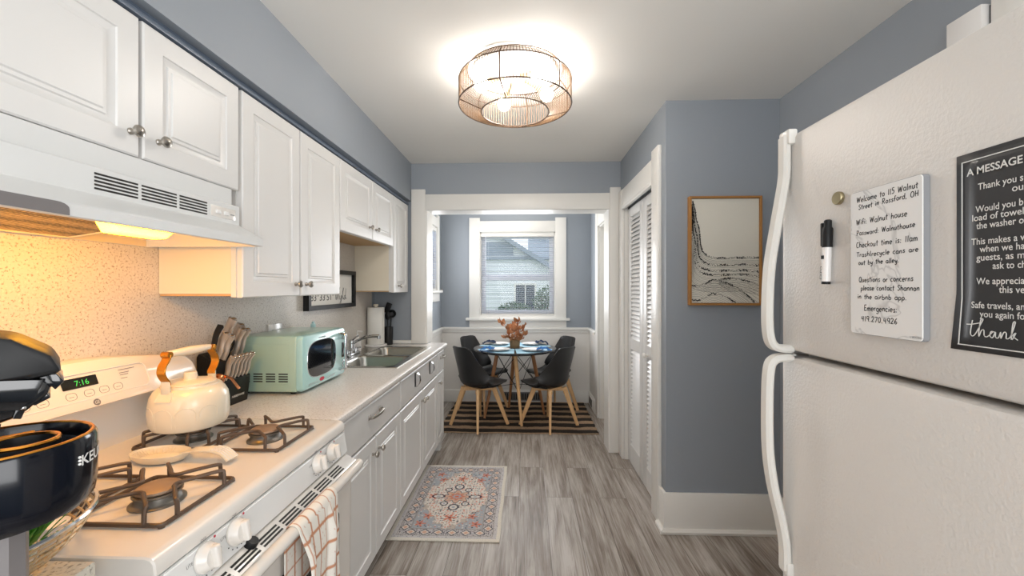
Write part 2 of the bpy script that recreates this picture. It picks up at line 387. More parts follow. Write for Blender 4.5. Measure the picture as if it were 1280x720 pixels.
# ------------------------------------------------------------------ the room
H = 2.47; XL = -1.32; XR = 1.44; YB = 3.51; YN = 5.02; YR = -1.6; NL = -1.05; NR = 0.78
struct('floor', box(B(), -1.5, 1.7, YR-0.1, YN+0.15, -0.05, 0), M_FLOOR, smooth=0)
struct('ceiling', box(B(), -1.5, 1.7, YR-0.1, YN+0.15, H, H+0.05), M_CEIL, smooth=0)
struct('wall_left', box(B(), XL-0.1, XL, YR, YB+0.0, 0, H), M_WALL, smooth=0)
bm = B(); box(bm, XR, XR+0.1, YR, -1.35, 0, H); box(bm, XR, XR+0.1, -0.15, 2.50, 0, H); box(bm, XR, XR+0.1, -1.35, -0.15, 0, 0.92); box(bm, XR, XR+0.1, -1.35, -0.15, 2.08, H)
struct('wall_right', bm, M_WALL, smooth=0)
bm = B(); box(bm, XR-0.02, XR, -1.45, -1.35, 0.82, 2.2); box(bm, XR-0.02, XR, -0.15, -0.05, 0.82, 2.2); box(bm, XR-0.02, XR, -1.35, -0.15, 2.08, 2.18); box(bm, XR-0.05, XR, -1.48, -0.02, 0.89, 0.92); box(bm, XR-0.02, XR, -1.35, -0.15, 0.82, 0.89)
struct('added_window_right', bm, M_TRIM, smooth=0)  # unseen window, added to frame the right-hand fill light
struct('wall_jut', box(B(), 0.80, XR, 2.38, 2.48, 0, H), M_WALL, smooth=0)
bm = B(); box(bm, 0.80, 0.88, 2.48, 2.50, 0, H); box(bm, 0.80, 0.88, 3.37, YB, 0, H); box(bm, 0.80, 0.88, 2.50, 3.37, 2.05, H)
struct('wall_closet', bm, M_WALL, smooth=0)
struct('wall_closet_inside', box(B(), 1.38, 1.44, 2.48, YB, 0, H), M_WALL, smooth=0)
bm = B(); box(bm, XL, -0.87, YB, 3.69, 0, H); box(bm, 0.71, 1.44, YB, 3.69, 0, H); box(bm, -0.87, 0.71, YB, 3.69, 2.075, H)
struct('wall_partition', bm, M_WALL, smooth=0)
# rear wall, its wide opening added to carry the rear fill light
bm = B(); box(bm, -1.42, -0.9, YR-0.1, YR, 0, H); box(bm, 1.2, 1.54, YR-0.1, YR, 0, H); box(bm, -0.9, 1.2, YR-0.1, YR, 2.35, H); box(bm, -0.9, 1.2, YR-0.1, YR, 0, 0.35)
struct('wall_rear', bm, M_WALL, smooth=0)
bm = B()
for a in ((-1.0, -0.9, 0.25, 2.45), (1.2, 1.3, 0.25, 2.45)): box(bm, a[0], a[1], YR-0.0, YR+0.02, a[2], a[3])
box(bm, -0.9, 1.2, YR, YR+0.02, 2.35, 2.45); box(bm, -0.9, 1.2, YR, YR+0.03, 0.25, 0.35)
struct('added_window_rear', bm, M_TRIM, smooth=0)  # trim of the unseen opening added for the rear fill light
# soffit over the upper cabinets
struct('trim_1', box(B(), XL, -0.995, YR, YB, 2.144, H), M_WALL, smooth=0)
bm = B(); prism(bm, [(XL, YR, 2.106), (-1.008, YR, 2.106), (-1.007, YR, 2.112), (-1.011, YR, 2.121), (-1.019, YR, 2.127), (-1.03, YR, 2.129), (-1.03, YR, 2.1435), (XL, YR, 2.1435)], (0, YB-YR-0.03, 0))
struct('trim_2', bm, M_BLUETRIM)
# backsplash
bm = B(); box(bm, XL, XL+0.006, 0.655, 1.42, 0.90, 1.62); box(bm, XL, XL+0.006, 1.42, 3.44, 0.90, 1.76); box(bm, XL, XL+0.006, -0.6, 0.655, 0.90, 1.37)
struct('trim_3', bm, M_SPLASH, smooth=0)
# nook walls, each with its window opening
W2 = (3.95, 4.72, 1.37, 2.10)
bm = B(); box(bm, NL-0.12, NL, 3.69, W2[0], 0, H); box(bm, NL-0.12, NL, W2[1], YN+0.1, 0, H); box(bm, NL-0.12, NL, W2[0], W2[1], 0, W2[2]); box(bm, NL-0.12, NL, W2[0], W2[1], W2[3], H)
struct('wall_nook_left', bm, M_WALL, smooth=0)
W1 = (-0.57, 0.352, 1.06, 2.08)
bm = B(); box(bm, NL, W1[0], YN, YN+0.12, 0, H); box(bm, W1[1], NR+0.1, YN, YN+0.12, 0, H); box(bm, W1[0], W1[1], YN, YN+0.12, 0, W1[2]); box(bm, W1[0], W1[1], YN, YN+0.12, W1[3], H)
struct('wall_nook_back', bm, M_WALL, smooth=0)
bm = B(); box(bm, NR, NR+0.1, 4.42, YN, 0, H); box(bm, NR, NR+0.1, 3.69, 4.42, 2.06, H)
struct('wall_nook_right', bm, M_WALL, smooth=0)
# wainscot
bm = B(); t = 0.012
box(bm, NL, NR, YN-t, YN, 0.0, 0.885); box(bm, NL, NL+t, 3.69, YN, 0, 0.885); box(bm, NR-t, NR, 4.55, YN, 0, 0.885)
struct('trim_4', bm, M_WAIN, smooth=0)
bm = B()
def rail3(z0, z1, d):
    box(bm, NL, NR, YN-d, YN, z0, z1, 0.004); box(bm, NL, NL+d, 3.70, YN, z0, z1, 0.004); box(bm, NR-d, NR, 4.55, YN, z0, z1, 0.004)
rail3(0.885, 0.915, 0.035); rail3(0.85, 0.885, 0.022)
struct('trim_5', bm, M_TRIM)
bm = B(); box(bm, NL, NR, YN-0.028, YN-t, 0, 0.15, 0.005); box(bm, NR-0.028, NR-t, 4.55, YN-0.03, 0, 0.15, 0.005); box(bm, NL+t, NL+0.028, 3.70, YN-0.03, 0, 0.15, 0.005)
struct('baseboard_nook', bm, M_TRIM)
# opening casing between kitchen and nook
bm = B()
box(bm, -0.99, -0.87, 3.488, YB, 0.916, 2.243, 0.003); box(bm, 0.707, 0.798, 3.488, YB, 0, 2.248, 0.003); box(bm, -0.87, 0.707, 3.490, YB, 2.062, 2.20, 0.003)
box(bm, -0.87, -0.855, 3.495, 3.70, 0.916, 2.075); box(bm, 0.695, 0.71, 3.495, 3.70, 0, 2.075); box(bm, -0.855, 0.695, 3.495, 3.70, 2.062, 2.076)
box(bm, -0.93, -0.87, 3.70, 3.71, 0.93, 2.15); box(bm, 0.71, 0.77, 3.70, 3.71, 0, 2.15); box(bm, -0.93, 0.77, 3.69, 3.71, 2.076, 2.17)
struct('trim_6', bm, M_TRIM)
struct('trim_7', box(B(), -1.31, -0.992, 3.49, YB, 0.915, 0.945, 0.003), M_TRIM)
# closet casing
bm = B()
box(bm, 0.778, 0.80, 2.455, 2.585, 0, 2.245, 0.003); box(bm, 0.782, 0.80, 2.585, 3.40, 2.055, 2.20, 0.003); box(bm, 0.778, 0.80, 3.37, 3.485, 0, 2.20, 0.003)
box(bm, 0.774, 0.80, 2.585, 3.37, 2.035, 2.058, 0.003); box(bm, 0.80, 0.87, 3.365, 3.372, 0, 2.05); box(bm, 0.80, 0.87, 2.498, 2.506, 0, 2.05)
struct('trim_8', bm, M_TRIM)
# baseboard of the jut
bm = B(); box(bm, 0.782, XR, 2.362, 2.38, 0, 0.225, 0.003); box(bm, 0.782, 0.80, 2.38, 2.455, 0, 0.225, 0.003)
prism(bm, [(0.76, 2.362, 0), (0.76, 2.345, 0), (0.762, 2.340, 0.016), (0.775, 2.352, 0.026), (0.78, 2.362, 0.026)], (0.66, 0, 0))
prism(bm, [(0.782, 2.35, 0), (0.762, 2.35, 0), (0.762, 2.35, 0.016), (0.772, 2.35, 0.026), (0.782, 2.35, 0.026)], (0, 0.105, 0))
struct('baseboard_jut', bm, M_TRIM)
struct('baseboard_right', box(B(), 1.422, XR, 1.35, 2.345, 0, 0.225, 0.003), M_TRIM)
# door in the right wall behind the fridge: casing and slab
bm = B(); box(bm, 1.418, XR, 1.215, 1.303, 0, 2.42, 0.003); box(bm, 1.418, XR, 0.30, 0.40, 0, 2.42, 0.003); box(bm, 1.42, XR, 0.40, 1.215, 2.25, 2.38, 0.003)
d2 = struct('door_2', bm, M_TRIM)
bm = B()
box(bm, 1.428, XR-0.001, 0.405, 1.212, 0.01, 2.24)
obj('door_panel', bm, M_CAB, d2)
# nook doorway on the right: casing, reveal, white door standing behind
bm = B(); box(bm, 0.758, NR, 4.42, 4.55, 0, 2.24, 0.003); box(bm, 0.762, NR, 3.72, 4.42, 2.06, 2.20, 0.003)
box(bm, NR, 0.90, 4.405, 4.42, 0, 2.06); box(bm, NR, 0.90, 3.70, 4.42, 2.045, 2.06)
d3 = struct('door_3', bm, M_TRIM)
bm = B(); panel(bm, 0, 3.71, 4.40, 0.012, 2.04, [(0, -0.035), (0, 0), (0.11, 0), (0.12, -0.006), (0.14, -0.006)], lambda w, u, v: (0.862-w, u, v))
obj('door_panel', bm, M_TRIM, d3)
# wall registers
def register(name, bm0, slot, label, loc, cat='vent'):
    r = thing(name, label, cat, loc); obj('plate', bm0, M_TRIM if 'white' in label else M_GRAT, r); obj('slots', slot, M_DARK, r); return r
bm = B(); box(bm, -0.28, 0.175, 4.984, 4.990, 0.025, 0.128, 0.002); sl = B()
for i in range(16): box(sl, -0.265+i*0.0272, -0.252+i*0.0272, 4.9825, 4.986, 0.04, 0.113)
register('wall_vent', bm, sl, 'dark grey register in the nook baseboard behind the dining table', (-0.05, 4.987, 0.025))
bm = B(); box(bm, 0.744, 0.7515, 4.66, 4.92, 0.02, 0.135, 0.002); sl = B()
for i in range(10): box(sl, 0.7425, 0.7455, 4.675+i*0.0235, 4.685+i*0.0235, 0.035, 0.12)
register('wall_vent', bm, sl, 'white register in the right baseboard of the nook', (0.748, 4.79, 0.02))

# ------------------------------------------------------------------ windows
def casing_xz(bm, x0, x1, z0, z1, y, w, head, sill, apron, ear):
    box(bm, x0-w, x0, y-0.022, y, z0, z1+head+ear, 0.003); box(bm, x1, x1+w, y-0.022, y, z0, z1+head+ear, 0.003)
    box(bm, x0, x1, y-0.02, y, z1, z1+head, 0.003)
bm = B(); casing_xz(bm, W1[0], W1[1], 1.03, W1[3], YN, 0.132, 0.135, 0, 0, 0.04)
box(bm, -0.74, 0.525, YN-0.06, YN, 0.998, 1.03, 0.006); box(bm, -0.70, 0.487, YN-0.022, YN, 0.915, 0.998, 0.003)
box(bm, W1[0], W1[0]+0.012, YN, YN+0.12, 1.03, W1[3]); box(bm, W1[1]-0.012, W1[1], YN, YN+0.12, 1.03, W1[3]); box(bm, W1[0], W1[1], YN, YN+0.12, W1[3]-0.012, W1[3]); box(bm, W1[0], W1[1], YN-0.02, YN+0.12, 1.03, 1.062)
w1 = struct('window_1', bm, M_TRIM)
bm = B()
def sash(bm, x0, x1, z0, z1, y0, y1, s=0.055, r=0.06):
    box(bm, x0, x0+s, y0, y1, z0, z1, 0.003); box(bm, x1-s, x1, y0, y1, z0, z1, 0.003); box(bm, x0+s, x1-s, y0, y1, z0, z0+r, 0.003); box(bm, x0+s, x1-s, y0, y1, z1-r, z1, 0.003)
sash(bm, -0.555, 0.337, 1.50, 2.066, 5.085, 5.115)
obj('upper_sash', bm, M_SASH, w1)
bm = B(); sash(bm, -0.555, 0.337, 1.065, 1.545, 5.052, 5.082); obj('lower_sash', bm, M_SASH, w1)
bm = B(); box(bm, -0.50, 0.282, 5.099, 5.102, 1.56, 2.006); box(bm, -0.50, 0.282, 5.066, 5.069, 1.125, 1.485); obj('window_pane', bm, M_GLASS, w1)
# side window of the nook
bm = B()
def boxy(y0, y1, z0, z1, d, bev=0.003): box(bm, NL, NL+d, y0, y1, z0, z1, bev)
boxy(W2[0]-0.11, W2[0], 1.37, 2.245, 0.022); boxy(W2[1], W2[1]+0.11, 1.37, 2.245, 0.022); boxy(W2[0], W2[1], W2[3], 2.205, 0.02)
boxy(W2[0]-0.14, W2[1]+0.14, 1.34, 1.37, 0.055, 0.006); boxy(W2[0]-0.11, W2[1]+0.11, 1.24, 1.34, 0.022)
box(bm, NL-0.12, NL, W2[0], W2[0]+0.012, W2[2], W2[3]); box(bm, NL-0.12, NL, W2[1]-0.012, W2[1], W2[2], W2[3]); box(bm, NL-0.12, NL, W2[0], W2[1], W2[3]-0.012, W2[3])
w2 = struct('window_2', bm, M_TRIM)
bm = B()
for z0, z1 in ((1.375, 1.74), (1.72, 2.09)):
    box(bm, -1.12, -1.09, W2[0]+0.012, W2[0]+0.06, z0, z1); box(bm, -1.12, -1.09, W2[1]-0.06, W2[1]-0.012, z0, z1); box(bm, -1.12, -1.09, W2[0]+0.06, W2[1]-0.06, z0, z0+0.05); box(bm, -1.12, -1.09, W2[0]+0.06, W2[1]-0.06, z1-0.05, z1)
obj('window_sash', bm, M_SASH, w2)
obj('window_pane', box(B(), -1.107, -1.104, W2[0]+0.05, W2[1]-0.05, 1.41, 2.06), M_GLASS, w2)

# ------------------------------------------------------------------ closet bifold door
d1 = struct('door_1', box(B(), 0.826, 0.858, 2.508, 3.364, 2.032, 2.045), M_DARK)
for y0, y1 in ((2.508, 2.933), (2.937, 3.362)):
    bm = B(); x0, x1 = 0.826, 0.856; st = 0.085 
    box(bm, x0, x1, y0, y0+st, 0.012, 2.03, 0.002); box(bm, x0, x1, y1-st, y1, 0.012, 2.03, 0.002)
    for z0, z1 in ((0.012, 0.16), (0.915, 1.0), (1.96, 2.03)): box(bm, x0, x1, y0+st, y1-st, z0, z1)
    p = obj('door_leaf', bm, M_CAB, d1)
    bm = B()
    for z0, z1 in ((0.16, 0.915), (1.0, 1.96)):
        n = int((z1-z0)/0.031)
        for i in range(n):
            z = z0+(i+0.5)*(z1-z0)/n
            prism(bm, [(x0+0.002, y0+st, z-0.0165), (x0+0.006, y0+st, z-0.019), (x1-0.004, y0+st, z+0.0165), (x1-0.008, y0+st, z+0.019)], (0, y1-y0-2*st, 0))
    obj('louvres', bm, M_CAB, p)
bm = B(); lathe(bm, [(0.009, 0), (0.008, 0.012), (0.018, 0.02), (0.02, 0.028), (0.014, 0.036), (0, 0.038)], (0.826, 2.82, 0.935), (-1, 0, 0), 16)
obj('door_knob', bm, M_TRIM, d1)

# ------------------------------------------------------------------ cabinets
def knob(parent, x, y, z, r=0.0155):
    bm = B(); lathe(bm, [(0.0085, 0), (0.0085, 0.003), (0.0055, 0.006), (0.0055, 0.014), (r*0.8, 0.018), (r, 0.023), (r*0.9, 0.028), (r*0.45, 0.032), (0, 0.033)], (x, y, z), (1, 0, 0), 18)
    return obj('knob', bm, M_NICKEL, parent)
def cab_door(parent, x, y0, y1, z0, z1, kn=None, rail=0.058):
    bm = B(); panel(bm, x, y0, y1, z0, z1, door_prof(rail)); d = obj('door', bm, M_CAB, parent, smooth=20)
    if kn: knob(d, x, kn[0], kn[1])
    return d
XU = -1.01
def upper(label, y0, y1, z0, doors, kz, side=M_CABSIDE):
    t = thing('wall_cabinet', label, 'cabinet', ((XL+XU)/2, (y0+y1)/2, z0), group='white wall cabinets')
    bm = B(); box(bm, XL+0.008, XU-0.0385, y0, y1, z0+0.012, 2.104); obj('body', bm, side, t, smooth=0)
    bm = B(); box(bm, XL+0.010, XU-0.039, y0+0.003, y1-0.003, z0+0.004, z0+0.0118); obj('bottom_panel', bm, M_WOODU, t, smooth=0)
    bm = B(); f = 0.03
    box(bm, XU-0.038, XU-0.0205, y0, y0+f, z0, 2.104); box(bm, XU-0.038, XU-0.0205, y1-f, y1, z0, 2.104); box(bm, XU-0.038, XU-0.0205, y0+f, y1-f, z0, z0+f); box(bm, XU-0.038, XU-0.0205, y0+f, y1-f, 2.07, 2.104)
    obj('face_frame', bm, M_CAB, t, smooth=0)
    for a, b, ky in doors: cab_door(t, XU, a, b, z0-0.002, 2.100, (ky, kz))
    return t
upper('short white two-door wall cabinet above the range hood', 0.655, 1.409, 1.738, [(0.66, 1.036, 1.01), (1.046, 1.406, 1.09)], 1.795)
upper('tall white two-door wall cabinet between range hood and framed sign', 1.418, 2.187, 1.362, [(1.424, 1.794, 1.758), (1.802, 2.186, 1.845)], 1.412)
upper('short white two-door wall cabinet over the sink', 2.191, 3.082, 1.712, [(2.195, 2.655, 2.60), (2.663, 3.079, 2.715)], 1.785)
upper('narrow white single-door wall cabinet above the paper towels', 3.086, 3.462, 1.362, [(3.09, 3.459, 3.20)], 1.412)

XB = -0.72
def base(label, y0, y1, rows, yb1=None):
    t = thing('base_cabinet', label, 'cabinet', ((XL+XB)/2, (y0+y1)/2, 0), group='white base cabinets')
    ye = min(y1, 3.486)
    bm = B(); box(bm, XL+0.01, XB-0.021, y0, ye, 0.105, 0.872 if rows != 'sink' else 0.70); box(bm, XL+0.01, XB-0.09, y0, ye, 0.0, 0.105)
    if rows == 'sink': box(bm, XB-0.05, XB-0.021, y0, ye, 0.70, 0.872)
    if y1 > 3.5: box(bm, -0.865, XB-0.021, ye, y1-0.002, 0.0, 0.872)
    obj('body', bm, M_CAB, t, smooth=0); return t
def bar_pull(parent, x, y0, y1, z):
    bm = B(); pts = spline([(x, y0, z-0.004), (x+0.022, y0+0.004, z-0.002), (x+0.03, (y0+y1)/2, z), (x+0.022, y1-0.004, z+0.002), (x, y1, z+0.004)], 6)
    sweep(bm, pts, rect(0.012, 0.008), (0, 0, 1)); box(bm, x-0.001, x+0.004, y0-0.008, y0+0.008, z-0.014, z+0.010, 0.002); box(bm, x-0.001, x+0.004, y1-0.008, y1+0.008, z-0.010, z+0.014, 0.002)
    return obj('handle', bm, M_NICKEL, parent)
def arch_pull(parent, x, y, z):
    bm = B(); box(bm, x, x+0.003, y-0.012, y+0.012, z-0.046, z+0.046, 0.0012)
    h = obj('handle', bm, M_BLACK, parent, label='dark backed chrome crescent handle')
    bm = B(); pts = [(x+0.003+0.030*math.sin(PI*k/14), y, z+0.046*math.cos(PI*k/14)) for k in range(15)]
    sweep(bm, pts, rect(0.004, 0.026), (1, 0, 0), scale=[0.6+0.4*math.sin(PI*k/14) for k in range(15)])
    obj('grip', bm, M_CHROME, h)
def drawer(parent, y0, y1, z0, z1, name='drawer'):
    bm = B(); panel(bm, XB, y0, y1, z0, z1, [(0, -0.02), (0, -0.006), (0.002, -0.003), (0.007, 0), (0.012, 0)]); return obj(name, bm, M_CAB, parent, smooth=20)
t = base('white base cabinet with one wide drawer beside the gas range', 1.482, 2.316, 'n')
d = drawer(t, 1.487, 2.313, 0.697, 0.862); bar_pull(d, XB, 1.852, 1.985, 0.803)
cab_door(t, XB, 1.487, 1.935, 0.112, 0.687, (1.893, 0.617)); cab_door(t, XB, 1.943, 2.313, 0.112, 0.687, (1.975, 0.617))
t = base('white sink base cabinet with two crescent handles on its false front', 2.320, 3.285, 'sink')
d = drawer(t, 2.324, 3.281, 0.697, 0.862, 'false_front'); arch_pull(d, XB, 2.63, 0.802); arch_pull(d, XB, 3.025, 0.803)
cab_door(t, XB, 2.324, 2.826, 0.112, 0.687, (2.79, 0.62)); cab_door(t, XB, 2.834, 3.281, 0.112, 0.687, (2.875, 0.617))
t = base('narrow white base cabinet at the nook end of the counter', 3.289, 3.556, 'n')
d = drawer(t, 3.293, 3.553, 0.697, 0.862); bar_pull(d, XB, 3.40, 3.49, 0.815)
cab_door(t, XB, 3.293, 3.553, 0.112, 0.687, (3.34, 0.617), 0.05)

# long worktop with the sink cut out
SX0, SX1, SY0, SY1 = -1.275, -0.80, 2.45, 3.30
bm = B(); zt0, zt1 = 0.876, 0.914
for x0, x1, y0, y1 in ((XL+0.007, -0.715, 1.474, SY0), (XL+0.007, SX0, SY0, SY1), (SX1, -0.715, SY0, SY1), (XL+0.007, -0.715, SY1, 3.486), (-0.853, -0.715, 3.486, 3.572)): box(bm, x0, x1, y0, y1, zt0, zt1)
prism(bm, [(-0.715, 1.474, zt0), (-0.703, 1.474, zt0), (-0.696, 1.474, zt0+0.008), (-0.694, 1.474, zt0+0.019), (-0.696, 1.474, zt0+0.03), (-0.703, 1.474, zt1-0.002), (-0.715, 1.474, zt1)], (0, 3.572-1.474, 0))
single('worktop', bm, M_COUNTER, 'long pale speckled worktop running from the range to the dining nook', 'countertop', (-1.0, 2.5, 0.876))

# sink
sk = thing('kitchen_sink', 'double bowl stainless steel sink set into the long worktop', 'sink', (-1.04, 2.875, 0.914))
bm = B(); rx = (-1.315+0.02, -1.17, -0.815, -0.775); ry = (2.428, 2.47, 2.845, 2.885, 3.275, 3.326)
for i in range(3):
    for j in range(5):
        if i == 1 and j in (1, 3): continue
        box(bm, rx[i], rx[i+1], ry[j], ry[j+1], 0.9142, 0.9185)
obj('rim', bm, M_STEEL, sk, smooth=0)
for y0, y1 in ((2.47, 2.845), (2.885, 3.275)):
    bm = B(); rings = []
    for ins, z in ((-0.003, 0.9188), (0.003, 0.915), (0.008, 0.90), (0.016, 0.77), (0.03, 0.745), (0.06, 0.738)):
        rings.append([bm.verts.new((x, y, z)) for x, y in rrect(rx[1]+ins, rx[2]-ins, y0+ins, y1-ins, 0.05, 5)])
    for p, q in zip(rings, rings[1:]):
        for i in range(len(p)): bm.faces.new([p[i], p[(i+1) % len(p)], q[(i+1) % len(p)], q[i]])
    bm.faces.new(rings[-1]); bw = obj('bowl', bm, M_STEEL, sk, recalc=False)
    bm = B(); lathe(bm, [(0.04, 0), (0.036, 0.003), (0.02, 0.0035), (0.0, 0.002)], (-0.99, (y0+y1)/2, 0.7385), seg=20); obj('drain', bm, M_CHROME, bw)
# faucet
fc = thing('sink_faucet', 'low chrome faucet with a straight spout at the back of the sink', 'faucet', (-1.245, 2.88, 0.918))
bm = B(); box(bm, -1.27, -1.22, 2.78, 2.98, 0.9187, 0.934, 0.006); cyl(bm, (-1.245, 2.88, 0.93), (-1.245, 2.88, 1.0), 0.024, 0.021); obj('body', bm, M_CHROME, fc)
bm = B(); tube(bm, spline([(-1.245, 2.88, 0.985), (-1.215, 2.885, 1.015), (-1.14, 2.90, 1.045), (-1.06, 2.915, 1.05)], 6), 0.011, 10); cyl(bm, (-1.062, 2.915, 1.052), (-1.062, 2.915, 1.03), 0.013); obj('spout', bm, M_CHROME, fc)
bm = B(); lathe(bm, [(0.022, 0), (0.024, 0.012), (0.018, 0.026), (0.008, 0.03)], (-1.245, 2.88, 1.0), seg=18); tube(bm, [(-1.245, 2.88, 1.018), (-1.2, 2.84, 1.05), (-1.17, 2.81, 1.062)], 0.006); obj('lever', bm, M_CHROME, fc)
for y in (2.81, 2.95):
    bm = B(); lathe(bm, [(0.018, 0), (0.018, 0.02), (0.014, 0.03), (0.0, 0.032)], (-1.245, y, 0.933), seg=14); tube(bm, [(-1.245, y, 0.958), (-1.2, y-0.012, 0.966)], 0.005); obj('tap_handle', bm, M_CHROME, fc)
bm = B(); lathe(bm, [(0.026, 0), (0.028, 0.005), (0.028, 0.085), (0.014, 0.10), (0.010, 0.112), (0.010, 0.125), (0, 0.126)], (-1.275, 3.05, 0.9187), seg=18)
t = thing('soap_pump', 'white soap pump bottle behind the faucet', 'soap dispenser', (-1.275, 3.05, 0.918)); obj('bottle', bm, M_CERAM, t)
bm = B(); cyl(bm, (-1.275, 3.05, 1.04), (-1.275, 3.05, 1.07), 0.004); tube(bm, [(-1.275, 3.05, 1.07), (-1.235, 3.05, 1.066)], 0.005); obj('pump', bm, M_CERAM, t)
t = thing('dish_soap_bottle', 'pale blue bottle standing behind the mint microwave', 'bottle', (-1.25, 2.36, 0.914))
bm = B(); lathe(bm, [(0.032, 0), (0.034, 0.01), (0.034, 0.16), (0.028, 0.2), (0.012, 0.235), (0.011, 0.25)], (-1.25, 2.36, 0.9145), seg=20, sx=1, sy=0.7); obj('bottle', bm, M_SOAP, t)
bm = B(); lathe(bm, [(0.014, 0), (0.014, 0.018), (0.008, 0.024), (0.008, 0.034), (0, 0.035)], (-1.25, 2.36, 1.164), seg=14); obj('cap', bm, M_SOAP, t)

# near worktop and cabinet under the coffee maker: cut corner beside the range
NP = [(XL+0.007, 0.695), (-0.757, 0.695), (-0.757, 0.655), (-0.56, 0.47), (-0.56, -0.6), (XL+0.007, -0.6)]
bm = B(); prism(bm, [(x, y, 0.879) for x, y in NP], (0, 0, 0.035), 0.003)
single('near_worktop', bm, M_NEARTOP, 'grey-green speckled worktop with cut corner left of the range', 'countertop', (-0.95, 0.05, 0.879))
t = thing('corner_cabinet', 'white base cabinet under the speckled worktop left of the range', 'cabinet', (-0.95, 0.05, 0))
NC = [(XL+0.01, 0.69), (-0.79, 0.69), (-0.79, 0.64), (-0.60, 0.45), (-0.60, -0.598), (XL+0.01, -0.598)]
bm = B(); prism(bm, [(x, y, 0.0) for x, y in NC], (0, 0, 0.876)); obj('body', bm, M_CAB, t, smooth=0)
cab_door(t, -0.58, -0.59, -0.08, 0.112, 0.86, (-0.12, 0.75)); cab_door(t, -0.58, -0.07, 0.43, 0.112, 0.86, (-0.03, 0.75))

# ------------------------------------------------------------------ gas range
RY0, RY1 = 0.706, 1.468
rg = thing('gas_range', 'white gas range with black iron grates under the hood', 'stove', (-0.98, 1.084, 0))
bm = B(); box(bm, XL+0.03, -0.665, RY0+0.006, RY1-0.006, 0.03, 0.872); box(bm, XL+0.05, -0.70, RY0+0.03, RY1-0.03, 0.0, 0.03)
box(bm, -0.665, -0.648, RY0+0.008, RY1-0.008, 0.05, 0.17, 0.004)
obj('body', bm, M_RANGEP, rg)
bm = B(); prism(bm, [(XL+0.03, RY0, 0.874), (-0.668, RY0, 0.874), (-0.662, RY0, 0.876), (-0.660, RY0, 0.884), (-0.662, RY0, 0.902), (-0.668, RY0, 0.910), (-0.68, RY0, 0.914), (XL+0.03, RY0, 0.914)], (0, RY1-RY0, 0), 0.003, 1)
obj('cooktop', bm, M_ENAMEL, rg)
# backguard: recessed lower plate and arched console
bm = B(); box(bm, XL+0.008, -1.262, RY0+0.03, RY1-0.03, 0.90, 1.08)
def face_x(z): return -1.196-0.046*((z-1.06)/0.125)
out = []
for k in range(7): a = -PI/2+k*PI/2/6; out.append((RY1-0.012+0.010*math.cos(a), 1.075+0.014*math.sin(a)))
for k in range(9): a = k*PI/2/8; out.append((RY1-0.062+0.06*math.cos(a), 1.10+0.06*math.sin(a)))
for k in range(1, 12): 
    y = (RY1-0.062)+(RY0+0.062-(RY1-0.062))*k/12; out.append((y, 1.16+0.03*math.sin(PI*k/12)))
for k in range(9): a = PI/2+k*PI/2/8; out.append((RY0+0.062+0.06*math.cos(a), 1.10+0.06*math.sin(a)))
for k in range(7): a = PI+k*PI/2/6; out.append((RY0+0.012+0.010*math.cos(a), 1.075+0.014*math.sin(a)))
cy, cz = (RY0+RY1)/2, 1.11
rings = []
for dx, sc in ((None, 1.0), (-0.012, 1.0), (-0.004, 0.993), (0.0, 0.975)):
    rings.append([bm.verts.new(((XL+0.008) if dx is None else face_x(cz+(z-cz)*sc)+dx, cy+(y-cy)*sc if sc < 1 else y, cz+(z-cz)*(sc if sc == 1 else 1-(1-sc)*4))) for y, z in out])
for p, q in zip(rings, rings[1:]):
    for i in range(len(p)): bm.faces.new([p[i], p[(i+1) % len(p)], q[(i+1) % len(p)], q[i]])
bm.faces.new(rings[0][::-1]); bm.faces.new(rings[-1])
bgd = obj('backguard', bm, M_ENAMEL, rg)
FT = math.atan2(0.046, 0.125)
def onface(y, z, lift=0.0): return Vector((face_x(z)+lift*math.cos(FT), y, z+lift*math.sin(FT)))
def face_patch(bm, y0, y1, z0, z1, r, lift, th=0.0012, n=4):
    a = [bm.verts.new(onface(y, z, lift)) for y, z in rrect(y0, y1, z0, z1, r, n)]; b = [bm.verts.new(onface(y, z, lift+th)) for y, z in rrect(y0, y1, z0, z1, r, n)]
    bm.faces.new(a[::-1]); bm.faces.new(b)
    for i in range(len(a)): bm.faces.new([a[i], a[(i+1) % len(a)], b[(i+1) % len(a)], b[i]])
bm = B(); pts = [onface(y, z, 0.0006) for y, z in rrect(0.86, 1.275, 1.088, 1.158, 0.02, 5)]; tube(bm, pts, 0.0018, 6, True); obj('panel_bead', bm, M_RANGEP, bgd)
bm = B(); face_patch(bm, 1.035, 1.125, 1.122, 1.149, 0.002, 0.0004); dsp = obj('display', bm, M_DISP, bgd)
bm = B(); o = onface(1.066, 1.128, 0.0020); upv = (onface(1, 1.16)-onface(1, 1.08)).normalized(); add_text(bm, '7:16', o, (0, 1, 0), upv, height=0.015, bold=0.0); obj('digits', bm, M_LED, dsp)
for k, y in enumerate((0.905, 0.945, 0.985, 1.05, 1.095, 1.135, 1.175)):
    bm = B(); z = 1.104; tube(bm, [onface(yy, zz, 0.0004) for yy, zz in rrect(y-0.013, y+0.013, z-0.009, z+0.009, 0.008, 4)], 0.0006, 5, True); box(bm, onface(y, z).x-0.001, onface(y, z).x+0.001, y-0.006, y+0.006, z-0.002, z-0.0008); obj('button', bm, M_GRAT, bgd)
bm = B(); 
for i, (w, z) in enumerate(((0.05, 1.147), (0.03, 1.138), (0.026, 1.132), (0.02, 1.122))): face_patch(bm, 1.19, 1.19+w, z, z+0.0016, 0.0005, 0.0003, 0.0004, 1)
obj('legend', bm, M_GRAT, bgd)
